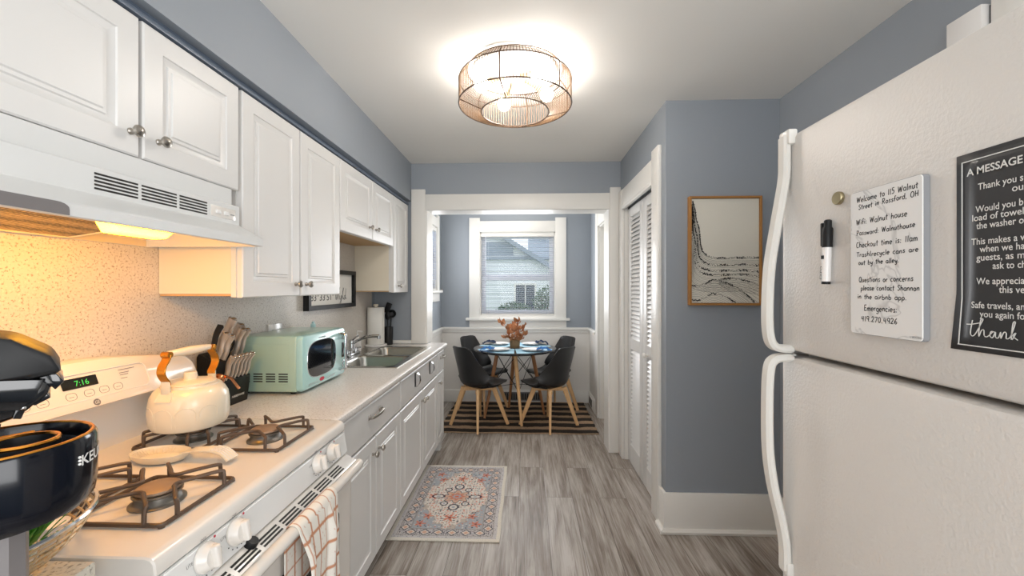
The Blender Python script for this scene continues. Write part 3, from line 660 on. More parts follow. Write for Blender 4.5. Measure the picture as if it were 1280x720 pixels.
bm = B(); c = onface(1.105, 1.0755, 0.0003); nrm = onface(1, 1.1, 1)-onface(1, 1.1, 0); lathe(bm, [(0.0095, 0), (0.0095, 0.0012)], c, nrm, 24); lg = obj('badge', bm, M_GRAT, bgd)
bm = B(); add_text(bm, 'GE', onface(1.0985, 1.0715, 0.0018), (0, 1, 0), upv, height=0.009, width=0.013, shear=0.2); obj('lettering', bm, M_WINK, lg)
# front control panel and knobs
bm = B(); prism(bm, [(-0.70, RY0+0.004, 0.871), (-0.660, RY0+0.004, 0.871), (-0.648, RY0+0.004, 0.802), (-0.70, RY0+0.004, 0.802)], (0, RY1-RY0-0.008, 0), 0.002, 1); fp = obj('control_panel', bm, M_RANGEP, rg)
nx = Vector((0.069, 0, 0.012)).normalized(); upk = Vector((-0.012, 0, 0.069)).normalized()
for y in (0.812, 0.900, 1.258, 1.348):
    c = Vector((-0.6535, y, 0.846)); bm = B()
    lathe(bm, [(0.029, 0), (0.029, 0.004), (0.026, 0.008), (0.0235, 0.017), (0.02, 0.02), (0.0, 0.0205)], c, nx, 28)
    side = Vector((0, 1, 0)); q = []
    for s, w in ((-1, 0.0), (1, 0.0)): pass
    R = Matrix.Translation(c) @ Matrix((( nx.x, 0, upk.x, 0), (0, 1, 0, 0), (nx.z, 0, upk.z, 0), (0, 0, 0, 1)))
    tb = bmesh.new(); prism(tb, [(0.012, -0.006, -0.0225), (0.012, 0.006, -0.0225), (0.012, 0.008, 0.0225), (0.012, -0.008, 0.0225)], (0.020, 0, 0), 0.0045, 3); tb.transform(R); merge(bm, tb)
    k = obj('knob', bm, M_ENAMEL, rg)
    bm = B(); add_text(bm, 'OFF', c+upk*0.033+Vector((0, -0.006, 0)), (0, 1, 0), upk, height=0.006, lift=0.0012); add_text(bm, 'LITE', c+Vector((0, -0.046, 0))+upk*0.006, (0, 1, 0), upk, height=0.006, lift=0.0012)
    for a in range(6):
        an = -PI*0.15-a*PI*0.13; p = c+Vector((0, 0.034*math.cos(an), 0))+upk*(0.034*math.sin(an)); box(bm, p.x-0.0006, p.x+0.0012, p.y-0.001, p.y+0.001, p.z-0.001, p.z+0.001)
    obj('dial_marks', bm, M_GRAT, fp)
    bm = B(); p = c+upk*0.0255+Vector((0, 0.03, 0)); lathe(bm, [(0.0026, 0), (0.0026, 0.001)], p, nx, 10); obj('red_dot', bm, M_RED, fp, label='small red burner mark')
# oven door
bm = B(); prism(bm, [(-0.662, RY0+0.01, 0.185), (-0.640, RY0+0.01, 0.185), (-0.636, RY0+0.01, 0.20), (-0.636, RY0+0.01, 0.735), (-0.618, RY0+0.01, 0.752), (-0.606, RY0+0.01, 0.769), (-0.612, RY0+0.01, 0.777), (-0.650, RY0+0.01, 0.797), (-0.662, RY0+0.01, 0.797)], (0, RY1-RY0-0.02, 0), 0.004, 2)
od = obj('oven_door', bm, M_ENAMEL, rg)
bm = B(); pts = spline([(-0.618, RY0+0.018, 0.745), (-0.604, RY0+0.03, 0.762), (-0.598, RY0+0.08, 0.768), (-0.598, RY1-0.08, 0.768), (-0.604, RY1-0.03, 0.762), (-0.618, RY1-0.018, 0.745)], 6); tube(bm, pts, 0.0165, 12); obj('handle', bm, M_ENAMEL, od)
bm = B(); sv = Vector((0.038, 0, -0.020)).normalized(); nv = Vector((0.020, 0, 0.038)).normalized()
for g in range(7):
    for r in range(3):
        p = Vector((-0.640, 0, 0.7918))+sv*(r*0.0095)+nv*0.0004; y0 = 0.775+g*0.087
        prism(bm, [p+Vector((0, y0, 0)), p+Vector((0, y0+0.074, 0)), p+sv*0.0052+Vector((0, y0+0.074, 0)), p+sv*0.0052+Vector((0, y0, 0))], nv*0.0006)
obj('vent_slots', bm, M_DARK, od)
bm = B(); 
a = [bm.verts.new((-0.6355, y, z)) for y, z in rrect(0.80, 1.365, 0.30, 0.645, 0.02)]; b = [bm.verts.new((-0.633, y, z)) for y, z in rrect(0.80, 1.365, 0.30, 0.645, 0.02)]
bm.faces.new(b); bm.faces.new(a[::-1])
for i in range(len(a)): bm.faces.new([a[i], a[(i+1) % len(a)], b[(i+1) % len(a)], b[i]])
obj('oven_window', bm, M_DISP, od)
# small black latch below the front row of knobs
bm = B(); lathe(bm, [(0.014, 0), (0.014, 0.012), (0.012, 0.016), (0, 0.017)], (-0.645, 0.935, 0.793), (0.5, 0, 0.86), 16); obj('oven_latch', bm, M_BLACK, od, label='small black door latch')
# burners and grates
for bx, by in ((-0.83, 0.895), (-0.83, 1.275), (-1.065, 0.895), (-1.065, 1.275)):
    bm = B(); lathe(bm, [(0.052, 0), (0.052, 0.003), (0.047, 0.006), (0.044, 0.008), (0.040, 0.018), (0.046, 0.022), (0.046, 0.026), (0.036, 0.027), (0, 0.027)], (bx, by, 0.9142), seg=36); bu = obj('burner', bm, M_ALU, rg)
    bm = B(); lathe(bm, [(0.041, 0), (0.043, 0.003), (0.042, 0.007), (0.036, 0.010), (0, 0.0115)], (bx, by, 0.9415), seg=36); obj('burner_cap', bm, M_BURN, bu)
    bm = B(); h = 0.103; zb, zt = 0.9205, 0.956; R8 = 0.0047
    P = lambda dx, dy, z: (bx+dx, by+dy, z)
    tube(bm, [P(x, y, zb) for x, y in rrect(-h, h, -h, h, 0.012, 3)], R8, 8, True)
    for q in range(4):   # one V shaped loop per side: up from the frame, in to an apex, back out
        ca, sa = math.cos(q*PI/2), math.sin(q*PI/2); G = lambda u, v, z: P(u*ca-v*sa, u*sa+v*ca, z)
        tube(bm, spline([G(h, -0.066, zb), G(h*0.99, -0.066, zt-0.008), G(h*0.93, -0.063, zt), G(0.062, -0.026, zt), G(0.045, -0.008, zt-0.001), G(0.045, 0.008, zt-0.001), G(0.062, 0.026, zt), G(h*0.93, 0.063, zt), G(h*0.99, 0.066, zt-0.008), G(h, 0.066, zb)], 5), R8*0.95, 8)
    for sx, sy in ((1, 1), (1, -1), (-1, 1), (-1, -1)): cyl(bm, P(sx*h*0.96, sy*h*0.96, 0.9142), P(sx*h*0.96, sy*h*0.96, 0.921), 0.006, seg=8)
    obj('grate', bm, M_IRON, rg)

# ------------------------------------------------------------------ range hood
HY0, HY1 = 0.652, 1.372
hd = thing('range_hood', 'white range hood with vent slots under the short wall cabinet', 'range hood', (-1.1, 1.01, 1.53))
bm = B()
prism(bm, [(XL+0.008, HY0, 1.735), (-1.012, HY0, 1.733), (-1.012, HY0, 1.676), (XL+0.008, HY0, 1.676)], (0, HY1-HY0, 0))
prof = [(XL+0.008, 1.674), (-0.988, 1.674), (-0.985, 1.671), (-0.985, 1.609), (-0.978, 1.604), (-0.904, 1.565), (-0.900, 1.560), (-0.900, 1.538), (-0.904, 1.536), (-0.914, 1.536), (-0.914, 1.556), (-0.992, 1.597), (-1.305, 1.597), (-1.305, 1.536), (XL+0.008, 1.536)]
prism(bm, [(x, HY0, z) for x, z in prof], (0, HY1-HY0, 0))
for y in (HY0, HY1-0.012): prism(bm, [(-1.305, y, 1.5965), (-0.993, y, 1.5965), (-0.914, y, 1.5555), (-0.914, y, 1.536), (-1.305, y, 1.536)], (0, 0.012, 0))
obj('shell', bm, M_HOOD, hd, smooth=20)
bm = B(); box(bm, XL+0.01, -1.0115, HY0+0.002, HY1-0.002, 1.6742, 1.6758); obj('shadow_gap', bm, M_DARK, hd, label='dark seam above the vent panel')
bm = B(); prism(bm, [(-1.304, HY0+0.013, 1.596), (-0.9925, HY0+0.013, 1.596), (-0.915, HY0+0.013, 1.5555), (-0.915, HY0+0.013, 1.5545), (-0.993, HY0+0.013, 1.595), (-1.303, HY0+0.013, 1.595), (-1.303, HY0+0.013, 1.537), (-1.304, HY0+0.013, 1.537)], (0, HY1-HY0-0.026, 0)); obj('inner_pan', bm, M_HOODIN, hd, smooth=0)
bm = B()
for g, (y0, y1) in enumerate(((0.90, 1.005), (1.015, 1.12), (1.13, 1.23))):
    for r in range(5): box(bm, -0.9852, -0.9842, y0, y1, 1.621+r*0.0085, 1.6255+r*0.0085)
obj('vent_slots', bm, M_DARK, hd, smooth=0)
bm = B(); box(bm, -0.9855, -0.983, 1.245, 1.352, 1.622, 1.657, 0.001); sp = obj('switch_panel', bm, M_ENAMEL, hd)
for y in (1.262, 1.297):
    bm = B(); box(bm, -0.9835, -0.978, y, y+0.02, 1.632, 1.645, 0.002); obj('switch', bm, M_CERAM, sp)
bm = B(); box(bm, -0.9832, -0.9826, 1.328, 1.346, 1.637, 1.640); obj('lettering', bm, M_GRAT, sp)
bm = B(); prism(bm, [(-0.8996, y, z) for y, z in [(HY0, 1.538), (0.775, 1.538)]+[(0.775-0.0+0.0, 1.548)]+[(0.775-0.022+0.022*math.cos(a*PI/10), 1.55+0.012*math.sin(a*PI/10)) for a in range(1, 6)]+[(HY0, 1.562)]], (0.0016, 0, 0)); obj('grey_patch', bm, M_GREY, hd, label='grey patch at the end of the lip')  # thin grey patch with a rounded corner laid on the lip
bm = B(); prism(bm, [(-1.01, 0.67, 1.578), (-1.29, 0.67, 1.538), (-1.29, 0.67, 1.544), (-1.01, 0.67, 1.584)], (0, 0.44, 0)); ft = obj('filter', bm, M_FILTER, hd, smooth=0)
bm = B(); 
for a, b in (((-1.01, 0.67), (-1.01, 1.11)), ((-1.01, 1.11), (-1.29, 1.11)), ((-1.29, 1.11), (-1.29, 0.67)), ((-1.29, 0.67), (-1.01, 0.67))): tube(bm, [(a[0], a[1], 1.581 if a[0] > -1.1 else 1.541), (b[0], b[1], 1.581 if b[0] > -1.1 else 1.541)], 0.0065, 6)
obj('filter_frame', bm, M_HOODIN, ft)
bm = B(); lo_ = [(-0.932, 0.905), (-0.932, 1.03), (-0.975, 1.03), (-0.975, 0.905)]; hi_ = [(-0.920, 0.875), (-0.920, 1.06), (-0.985, 1.06), (-0.985, 0.875)]
a = [bm.verts.new((x, y, 1.522)) for x, y in lo_]; b = [bm.verts.new((x, y, 1.5555 if x > -0.95 else 1.588)) for x, y in hi_]; bm.faces.new(a); bm.faces.new(b[::-1])
for i in range(4): bm.faces.new([a[i], b[i], b[(i+1) % 4], a[(i+1) % 4]])
bmesh.ops.bevel(bm, geom=list(bm.edges), offset=0.004, segments=2, profile=0.5, affect='EDGES'); obj('light_lens', bm, M_LENS, hd)

# ------------------------------------------------------------------ kettle
KX, KY, KZ = -1.065, 1.262, 0.9605
kt = thing('tea_kettle', 'cream enamel kettle with gold brackets standing on the rear burner', 'kettle', (KX, KY, KZ))
bm = B(); lathe(bm, [(0.0, 0), (0.084, 0), (0.095, 0.005), (0.1015, 0.017), (0.104, 0.042), (0.1035, 0.078), (0.100, 0.100), (0.091, 0.117), (0.080, 0.126), (0.075, 0.128), (0.074, 0.134), (0.070, 0.1345)], (KX, KY, KZ), seg=48); bd = obj('body', bm, M_CREAM, kt)
bm = B()
for a in (-2.1, -1.55, -0.98, -0.42):   # embossed arches round the belly
    pts = []
    for u, v in [(-0.24, 0.02), (-0.24, 0.055)]+[(-0.24*math.cos(k*PI/8), 0.055+0.022*math.sin(k*PI/8)) for k in range(1, 8)]+[(0.24, 0.055), (0.24, 0.02)]:
        r = 0.1040-0.0032*max(0, (0.04-v)/0.02)**1.5-0.0012*max(0, (v-0.06)/0.02); pts.append((KX+r*math.cos(a+u), KY+r*math.sin(a+u), KZ+v))
    tube(bm, spline(pts, 2), 0.0014, 6)
obj('embossed_arches', bm, M_CREAM, bd)
bm = B(); lathe(bm, [(0.069, 0), (0.069, 0.004), (0.062, 0.008), (0.035, 0.012), (0, 0.013)], (KX, KY, KZ+0.135), seg=40); ld = obj('lid', bm, M_CREAM, kt)
bm = B(); lathe(bm, [(0.017, 0), (0.0175, 0.003), (0.0175, 0.019), (0.015, 0.022), (0, 0.0225)], (KX, KY, KZ+0.147), seg=24); obj('lid_knob', bm, M_CREAM, ld)
for s, nm in ((-1, 'near'), (1, 'far')):
    Yb = KY+s*0.086
    bm = B(); prism(bm, [(KX-0.024, Yb+s*0.0135, KZ+0.098), (KX+0.024, Yb+s*0.0135, KZ+0.098), (KX+0.02, Yb-s*0.002, KZ+0.124), (KX-0.02, Yb-s*0.002, KZ+0.124)], (0, s*0.003, 0.001)); box(bm, KX-0.013, KX+0.013, Yb-0.003+s*0.003, Yb+0.003+s*0.003, KZ+0.12, KZ+0.158, 0.002); lug = obj('lug', bm, M_CREAM, kt)
    bm = B(); pts = spline([(KX, Yb, KZ+0.146), (KX, Yb+s*0.002, KZ+0.156), (KX, Yb+s*0.012, KZ+0.170), (KX, Yb+s*0.018, KZ+0.186), (KX, Yb+s*0.014, KZ+0.204), (KX, Yb+s*0.003, KZ+0.219), (KX, Yb-s*0.002, KZ+0.232), (KX, Yb-s*0.001, KZ+0.244)], 6)
    sweep(bm, pts, rect(0.026, 0.004), (1, 0, 0)); cyl(bm, (KX-0.012, Yb-s*0.001, KZ+0.236), (KX+0.012, Yb-s*0.001, KZ+0.236), 0.0095); obj('bracket', bm, M_GOLD, kt, label='gold handle bracket')
bm = B(); lathe(bm, [(0.008, 0), (0.0095, 0.006), (0.0135, 0.07), (0.0135, 0.10), (0.0095, 0.162), (0.008, 0.168)], (KX, KY-0.084, KZ+0.237), (0, 1, 0), 16); obj('handle_grip', bm, M_CREAM, kt)
bm = B(); lathe(bm, [(0.026, 0), (0.021, 0.03), (0.018, 0.055)], (KX, KY+0.075, KZ+0.075), (0, 0.72, 0.69), 18); spt = obj('spout', bm, M_CREAM, kt)
bm = B(); lathe(bm, [(0.019, 0), (0.0195, 0.012), (0.016, 0.02), (0, 0.022)], (KX, KY+0.115, KZ+0.113), (0, 0.72, 0.69), 18); sweep(bm, [(KX+0.008, KY+0.127, KZ+0.128), (KX+0.03, KY+0.14, KZ+0.118), (KX+0.055, KY+0.145, KZ+0.08)], rect(0.012, 0.003), (0, 1, 0)); tube(bm, [(KX-0.01, KY+0.13, KZ+0.128), (KX+0.024, KY+0.13, KZ+0.125)], 0.005); obj('whistle_cap', bm, M_COPPER, spt)

# spoon rest
sr = thing('spoon_rest', 'cream ribbed spoon rest lying between the burners', 'spoon rest', (-0.97, 1.108, 0.9145))
bm = B(); rings = []; cx, cy = -1.02, 1.108
for r, z in ((0.55, 0.9150), (0.8, 0.9175), (0.95, 0.929), (1.0, 0.938), (0.975, 0.939), (0.93, 0.930), (0.78, 0.9215), (0.5, 0.9195)):
    rings.append([bm.verts.new((cx+0.08*r*math.cos(a*PI/24), cy+0.048*r*math.sin(a*PI/24), z)) for a in range(48)])
for p, q in zip(rings, rings[1:]):
    for i in range(48): bm.faces.new([p[i], p[(i+1) % 48], q[(i+1) % 48], q[i]])
bm.faces.new(rings[0][::-1]); bm.faces.new(rings[-1]); dish = obj('dish', bm, M_CREAM, sr)
bm = B()
for a in range(12, 37):
    an = a*PI/24; tube(bm, [(cx+0.08*0.70*math.cos(an), cy+0.048*0.70*math.sin(an), 0.9218), (cx+0.08*0.94*math.cos(an), cy+0.048*0.94*math.sin(an), 0.9335)], 0.0012, 5)
obj('ribs', bm, M_CREAM, dish)
bm = B(); pts = spline([(-0.955, cy, 0.9365), (-0.92, cy-0.002, 0.945), (-0.87, cy-0.006, 0.950), (-0.83, cy-0.008, 0.944), (-0.808, cy-0.009, 0.926)], 6)
sweep(bm, pts, rect(0.036, 0.006, 0.5), (0, 1, 0), scale=[0.85+0.35*k/(len(pts)-1) for k in range(len(pts))]); hn = obj('handle', bm, M_CREAM, sr)
bm = B()
for k in range(-2, 3): tube(bm, spline([(-0.862, cy-0.006+k*0.008, 0.9545), (-0.83, cy-0.008+k*0.008, 0.9485), (-0.805, cy-0.009+k*0.0083, 0.9275)], 5), 0.0013, 5)
obj('ribs', bm, M_CERAM, hn)

# towel over the oven handle
def towel_pos(u, v):
    L1, L2 = 0.20, 0.40; s = v*(L1+0.05+L2); R = 0.0205
    ang = np.clip((s-L1)/0.05, 0, 1)*PI; front = np.maximum(s-L1-0.05, 0); back = np.maximum(L1-s, 0)
    x = -0.598-R*np.cos(ang); z = 0.768+R*np.sin(ang)-front-back*0.9
    pinch = 1-0.28*np.clip(front/0.3, 0, 1)*0.6
    y = 1.025+0.205*(0.5+(u-0.5)*pinch)+0.0
    w = np.sin(u*19+front*4)*0.008+np.sin(u*9+1.0)*0.007
    x = x+w*np.clip(front/0.07, 0, 1)*1.15+np.clip(front, 0, 1)*0.02*0
    x = np.where(front > 0, np.maximum(x, -0.5765+0.0*x)+0*x, x); x = np.where(front > 0, x+0.012*np.clip(front/0.1, 0, 1), x)
    y = y+np.where(front > 0, 0.008*np.sin(front*14+u*3), 0)
    x = np.where(back > 0, np.maximum(x, -0.6205), x)
    return x-(-0.598), y-1.128, z-0.768
def towel_col(u, v):
    c = np.tile(lin(236, 231, 222), (len(u), 1)); s = v*0.65; uu = u*0.205*1.9
    ln = (np.abs((uu+0.012) % 0.068-0.03) < 0.0042) | (np.abs((s+0.02) % 0.068-0.03) < 0.0042)
    c[ln] = lin(196, 140, 108)
    d = (np.sin(u*70)*np.sin(s*210) > 0.93) & ~ln; c[d] = lin(214, 180, 160); return c
me = grid_mesh('dish_towel', 70, 150, towel_pos, towel_col, M_TOWEL)
o = bpy.data.objects.new('dish_towel', me); COL.objects.link(o); o.location = (-0.598, 1.128, 0.768); o['label'] = 'off-white dish towel with tan plaid hanging on the oven handle'; o['category'] = 'towel'
sm = o.modifiers.new('thick', 'SOLIDIFY'); sm.thickness = 0.002; sm.offset = 1

# ------------------------------------------------------------------ microwave
MX0, MX1, MY0, MY1, MZ0, MZ1 = -1.305, -1.03, 1.80, 2.235, 0.926, 1.178
mw = thing('microwave', 'mint green retro microwave on the worktop under the tall cabinet', 'microwave', (-1.165, 2.02, 0.914))
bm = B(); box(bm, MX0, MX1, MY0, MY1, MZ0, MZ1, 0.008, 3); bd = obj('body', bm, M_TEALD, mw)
bm = B()
for r in range(4):
    for g in range(4): box(bm, -1.285+g*0.058, -1.243+g*0.058, MY0-0.0008, MY0+0.002, 0.972+r*0.011, 0.9775+r*0.011)
obj('vent_slots', bm, M_DARK, bd)
bm = B(); tube(bm, [(x, MY0, z) for x, z in rrect(-1.29, -1.065, 0.962, 1.14, 0.004, 2)], 0.0012, 5, True); obj('side_bead', bm, M_TEALD, bd)
bm = B(); rings = []
for x, ins in ((MX1, 0), (MX1+0.016, 0.0), (MX1+0.026, 0.004), (MX1+0.031, 0.012)): rings.append([bm.verts.new((x, y, z)) for y, z in rrect(MY0+ins, MY1-ins, MZ0+ins, MZ1-ins, 0.022, 6)])
bm.faces.new(rings[0][::-1])
for p, q in zip(rings, rings[1:]):
    for i in range(len(p)): bm.faces.new([p[i], p[(i+1) % len(p)], q[(i+1) % len(p)], q[i]])
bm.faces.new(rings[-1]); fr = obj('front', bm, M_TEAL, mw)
XF = MX1+0.031
def sup(cy, cz, a, b, n=3.2, k=48): return [(cy+a*math.copysign(abs(math.cos(t))**(2/n), math.cos(t)), cz+b*math.copysign(abs(math.sin(t))**(2/n), math.sin(t))) for t in [2*PI*i/k for i in range(k)]]
dr = obj('door', (lambda bm: (tube(bm, [(XF, y, z) for y, z in sup(1.974, 1.058, 0.138, 0.086)], 0.0022, 6, True), bm)[1])(B()), M_CHROME, fr, label='thin chrome trim ring of the door')
bm = B(); v = [bm.verts.new((XF+0.0015, y, z)) for y, z in sup(1.974, 1.058, 0.137, 0.085)]; w = [bm.verts.new((XF-0.004, y, z)) for y, z in sup(1.974, 1.058, 0.137, 0.085)]; bm.faces.new(v); bm.faces.new(w[::-1])
for i in range(48): bm.faces.new([v[i], w[i], w[(i+1) % 48], v[(i+1) % 48]])
obj('door_window', bm, M_BLACKG, fr)
bm = B(); pts = spline([(XF, 2.150, 1.150), (XF+0.026, 2.150, 1.147), (XF+0.036, 2.150, 1.13), (XF+0.036, 2.150, 0.985), (XF+0.026, 2.150, 0.968), (XF, 2.150, 0.965)], 5); tube(bm, pts, 0.0075, 10); obj('handle', bm, M_CHROME, fr)
for z in (1.135, 0.985):
    bm = B(); lathe(bm, [(0.019, 0), (0.019, 0.004), (0.015, 0.006), (0.014, 0.018), (0.0, 0.019)], (XF, 2.200, z), (1, 0, 0), 22); obj('dial', bm, M_CHROME, fr)
bm = B(); box(bm, XF-0.001, XF+0.001, 2.182, 2.218, 1.02, 1.10, 0.0005); obj('control_strip', bm, M_DISP, fr)
bm = B(); add_text(bm, 'nostalgia', (XF, 1.935, 1.153), (0, 1, 0), (0, 0, 1), height=0.009, width=0.075, shear=0.35, bold=0.01); obj('lettering', bm, M_INK, fr)
bm = B(); pts = [bm.verts.new((XF+0.001, y, z)) for y, z in sup(1.968, 0.953, 0.024, 0.0095, 2)]; bm.faces.new(pts); lg = obj('badge', bm, M_RED, fr, label='red oval badge')
bm = B()
for y0, y1 in ((1.845, 1.935), (2.0, 2.10)):
    for r in range(2): box(bm, XF-0.001, XF+0.0012, y0, y1, 0.9445+r*0.006, 0.9465+r*0.006)
obj('trim_lines', bm, M_CHROME, fr)
for x in (-1.28, -1.06):
    for y in (1.83, 2.2): bm = B(); cyl(bm, (x, y, 0.9142), (x, y, 0.928), 0.012); obj('foot', bm, M_BLACK, mw)

# ------------------------------------------------------------------ knife block and its knives
kb = thing('knife_block', 'black knife block full of steel handled knives beside the microwave', 'knife block', (-1.242, 1.655, 0.914))
KBY0, KBY1 = 1.575, 1.73
bm = B(); prism(bm, [(-1.305, KBY0, 0.9142), (-1.205, KBY0, 0.9142), (-1.192, KBY0, 1.02), (-1.215, KBY0, 1.032), (-1.225, KBY0, 1.10), (-1.295, KBY0, 1.135), (-1.305, KBY0, 1.12)], (0, KBY1-KBY0, 0), 0.002, 1); obj('block', bm, M_BLACK, kb)
bm = B(); add_text(bm, 'FARBERWARE', (-1.2013, 1.63, 0.945), (0, 1, 0), Vector((0.013, 0, 0.106)).normalized(), height=0.009, width=0.072, bold=0.015, lift=0.0008); obj('lettering', bm, M_WINK, kb)
lean = Vector((0.30, 0.02, 0.95)).normalized()
def knife(p, L, label, name='knife', group=None, m=M_SATIN, r=0.0085, kd=None):
    p = Vector(p)+Vector((0.0, -0.055, 0)); t = thing(name, label, kd or 'knife', p, group=group)
    pts = spline([p+lean*0.001, p+lean*(L*0.3)+Vector((0.003, 0, 0)), p+lean*(L*0.7)-Vector((0.002, 0, 0)), p+lean*L+Vector((0.005, 0, 0))], 5); n = len(pts)
    bm = B(); sweep(bm, pts, [(math.cos(a)*r*1.35, math.sin(a)*r*0.75) for a in [2*PI*i/12 for i in range(12)]], (1, 0, 0.0), scale=[0.78+0.3*(k/(n-1))**1.5 for k in range(n)]); h = obj('handle', bm, m, t)
    bm = B(); e = p+lean*L+Vector((0.005, 0, 0)); ball(bm, e-lean*0.001, r*1.0, 12, (1.2, 0.75, 0.55)); obj('end_cap', bm, M_CHROME if m is M_SATIN else m, h)
    bm = B(); box(bm, p.x-0.006, p.x+0.004, p.y-0.0012, p.y+0.0012, p.z-0.02, p.z+0.004); obj('blade', bm, M_STEEL, t); return t
nth = ('nearest the range', 'second from the range', 'third from the range', 'third from the microwave', 'second from the microwave', 'nearest the microwave')
for i in range(6): knife((-1.204, 1.648+i*0.0235, 1.0285), 0.095, 'steel steak knife in the lower row of the block, '+nth[i], 'steak_knife', 'steak knives in the block', r=0.0092)
knife((-1.262, 1.645, 1.122), 0.128, 'black handled honing rod standing left of the knives in the block', 'honing_rod', None, M_BLACK, 0.0095, 'honing rod')
knife((-1.244, 1.662, 1.113), 0.105, 'steel kitchen knife next to the black honing rod, rear one', 'kitchen_knife', 'large knives in the block', r=0.0125)
knife((-1.230, 1.672, 1.106), 0.100, 'steel kitchen knife in front of the honing rod, front one', 'kitchen_knife', 'large knives in the block', r=0.0125)
knife((-1.274, 1.722, 1.128), 0.145, 'tallest steel kitchen knife in the block, behind the black scissors', 'kitchen_knife', 'large knives in the block', r=0.0135)
knife((-1.236, 1.738, 1.109), 0.118, 'steel kitchen knife right of the black scissors', 'kitchen_knife', 'large knives in the block', r=0.0135)
knife((-1.266, 1.770, 1.124), 0.120, 'steel kitchen knife at the back corner nearest the microwave', 'kitchen_knife', 'large knives in the block', r=0.013)
knife((-1.238, 1.772, 1.109), 0.115, 'steel kitchen knife at the front corner nearest the microwave', 'kitchen_knife', 'large knives in the block', r=0.013)
sc = thing('kitchen_scissors', 'black handled scissors stuck in the middle of the knife block', 'scissors', (-1.245, 1.645, 1.11))
for k, (dy, dz) in enumerate(((-0.003, 0.07), (0.009, 0.048))):
    c = Vector((-1.242, 1.647+dy, 1.11))+lean*dz; a = Vector((0.25, 0.9, 0)).normalized(); bm = B()
    tube(bm, [c+a*(0.013*math.cos(t))+lean*(0.026*math.sin(t)) for t in [2*PI*i/20 for i in range(20)]], 0.0045, 8, True); tube(bm, [c-lean*0.026, Vector((-1.245, 1.645, 1.108))], 0.005); obj('finger_loop', bm, M_BLACK, sc)

# ------------------------------------------------------------------ paper towels and utensil crock
pt = thing('paper_towel_holder', 'white paper towel roll standing in the corner behind the sink', 'paper towel holder', (-1.24, 3.335, 0.914))
px, py = -1.240, 3.335
bm = B(); lathe(bm, [(0.0, 0), (0.086, 0), (0.088, 0.004), (0.088, 0.012), (0.083, 0.016), (0, 0.016)], (px, py, 0.9190), seg=40); obj('base', bm, M_CERAM, pt)
bm = B(); lathe(bm, [(0.020, 0), (0.066, 0), (0.0675, 0.003), (0.0675, 0.297), (0.066, 0.30), (0.020, 0.30)], (px, py, 0.9355), seg=40); box(bm, px+0.060, px+0.0675, py-0.03, py-0.025, 0.94, 1.234); obj('roll', bm, M_PAPER, pt)
bm = B(); cyl(bm, (px, py, 0.9352), (px, py, 1.245), 0.008); rod = obj('rod', bm, M_BEECH, pt)
bm = B(); lathe(bm, [(0.012, 0), (0.012, 0.008), (0.02, 0.009), (0.021, 0.022), (0.019, 0.026), (0, 0.0265)], (px, py, 1.236), seg=24); obj('finial', bm, M_CREAM, rod)
ux, uy = -1.172, 3.446
uc = thing('utensil_crock', 'dark grey utensil crock between the paper towels and the blue wall', 'utensil holder', (ux, uy, 0.914))
bm = B(); lathe(bm, [(0.0, 0), (0.033, 0), (0.035, 0.004), (0.038, 0.15), (0.035, 0.15), (0.032, 0.01), (0, 0.01)], (ux, uy, 0.9145), seg=28); obj('crock', bm, M_SHELL, uc)
def utensil(name, label, cat, pts, head):
    t = thing(name, label, cat, pts[0]); bm = B(); tube(bm, spline(pts, 5), 0.006, 8); obj('handle', bm, M_BLACK, t); bm = B(); head(bm); obj('head', bm, M_BLACK, t); return t
def ladle(bm): lathe(bm, [(0.0, -0.022), (0.02, -0.017), (0.033, 0.0), (0.036, 0.014), (0.033, 0.014), (0.018, -0.012), (0, -0.016)], (ux+0.028, uy-0.004, 1.175), (0.35, -0.9, 0.2), 20)
utensil('ladle', 'black ladle leaning right out of the utensil crock', 'ladle', [(ux+0.008, uy, 0.93), (ux+0.016, uy, 1.06), (ux+0.02, uy+0.006, 1.15)], ladle)
def spat(bm): box(bm, -0.024, 0.024, -0.0025, 0.0025, -0.045, 0.045, 0.002, 2, Matrix.Translation((ux-0.010, uy+0.012, 1.225)) @ Matrix.Rotation(0.35, 4, 'Y'))
utensil('spatula', 'black flat spatula standing tallest in the utensil crock', 'spatula', [(ux-0.004, uy+0.008, 0.93), (ux-0.012, uy+0.010, 1.08), (ux-0.016, uy+0.012, 1.20)], spat)
def spoon(bm): ball(bm, (ux-0.002, uy-0.016, 1.16), 0.024, 14, (1, 0.35, 1.5))
utensil('serving_spoon', 'dark grey serving spoon in front of the ladle in the crock', 'spoon', [(ux-0.006, uy-0.012, 0.93), (ux-0.004, uy-0.016, 1.04), (ux-0.003, uy-0.016, 1.13)], spoon)

# ------------------------------------------------------------------ framed sign and wall outlet
fs = thing('framed_sign', 'black framed white sign with coordinates hanging above the microwave', 'sign', (XL+0.02, 2.69, 1.26))
FY0, FY1, FZ0, FZ1 = 2.365, 3.03, 1.258, 1.518; fx = XL+0.0065
bm = B(); fw = 0.028
for y0, y1, z0, z1 in ((FY0, FY1, FZ0, FZ0+fw), (FY0, FY1, FZ1-fw, FZ1), (FY0, FY0+fw, FZ0+fw, FZ1-fw), (FY1-fw, FY1, FZ0+fw, FZ1-fw)): box(bm, fx, fx+0.036, y0, y1, z0, z1, 0.001, 1)
obj('frame', bm, M_BLACK, fs)
bm = B(); box(bm, fx, fx+0.014, FY0+fw, FY1-fw, FZ0+fw, FZ1-fw); fb = obj('board', bm, M_PAPER, fs)
bm = B(); add_text(bm, "83°33'51\"", (fx+0.014, 2.42, 1.315), (0, 1, 0), (0, 0, 1), height=0.042, width=0.30, lift=0.001)
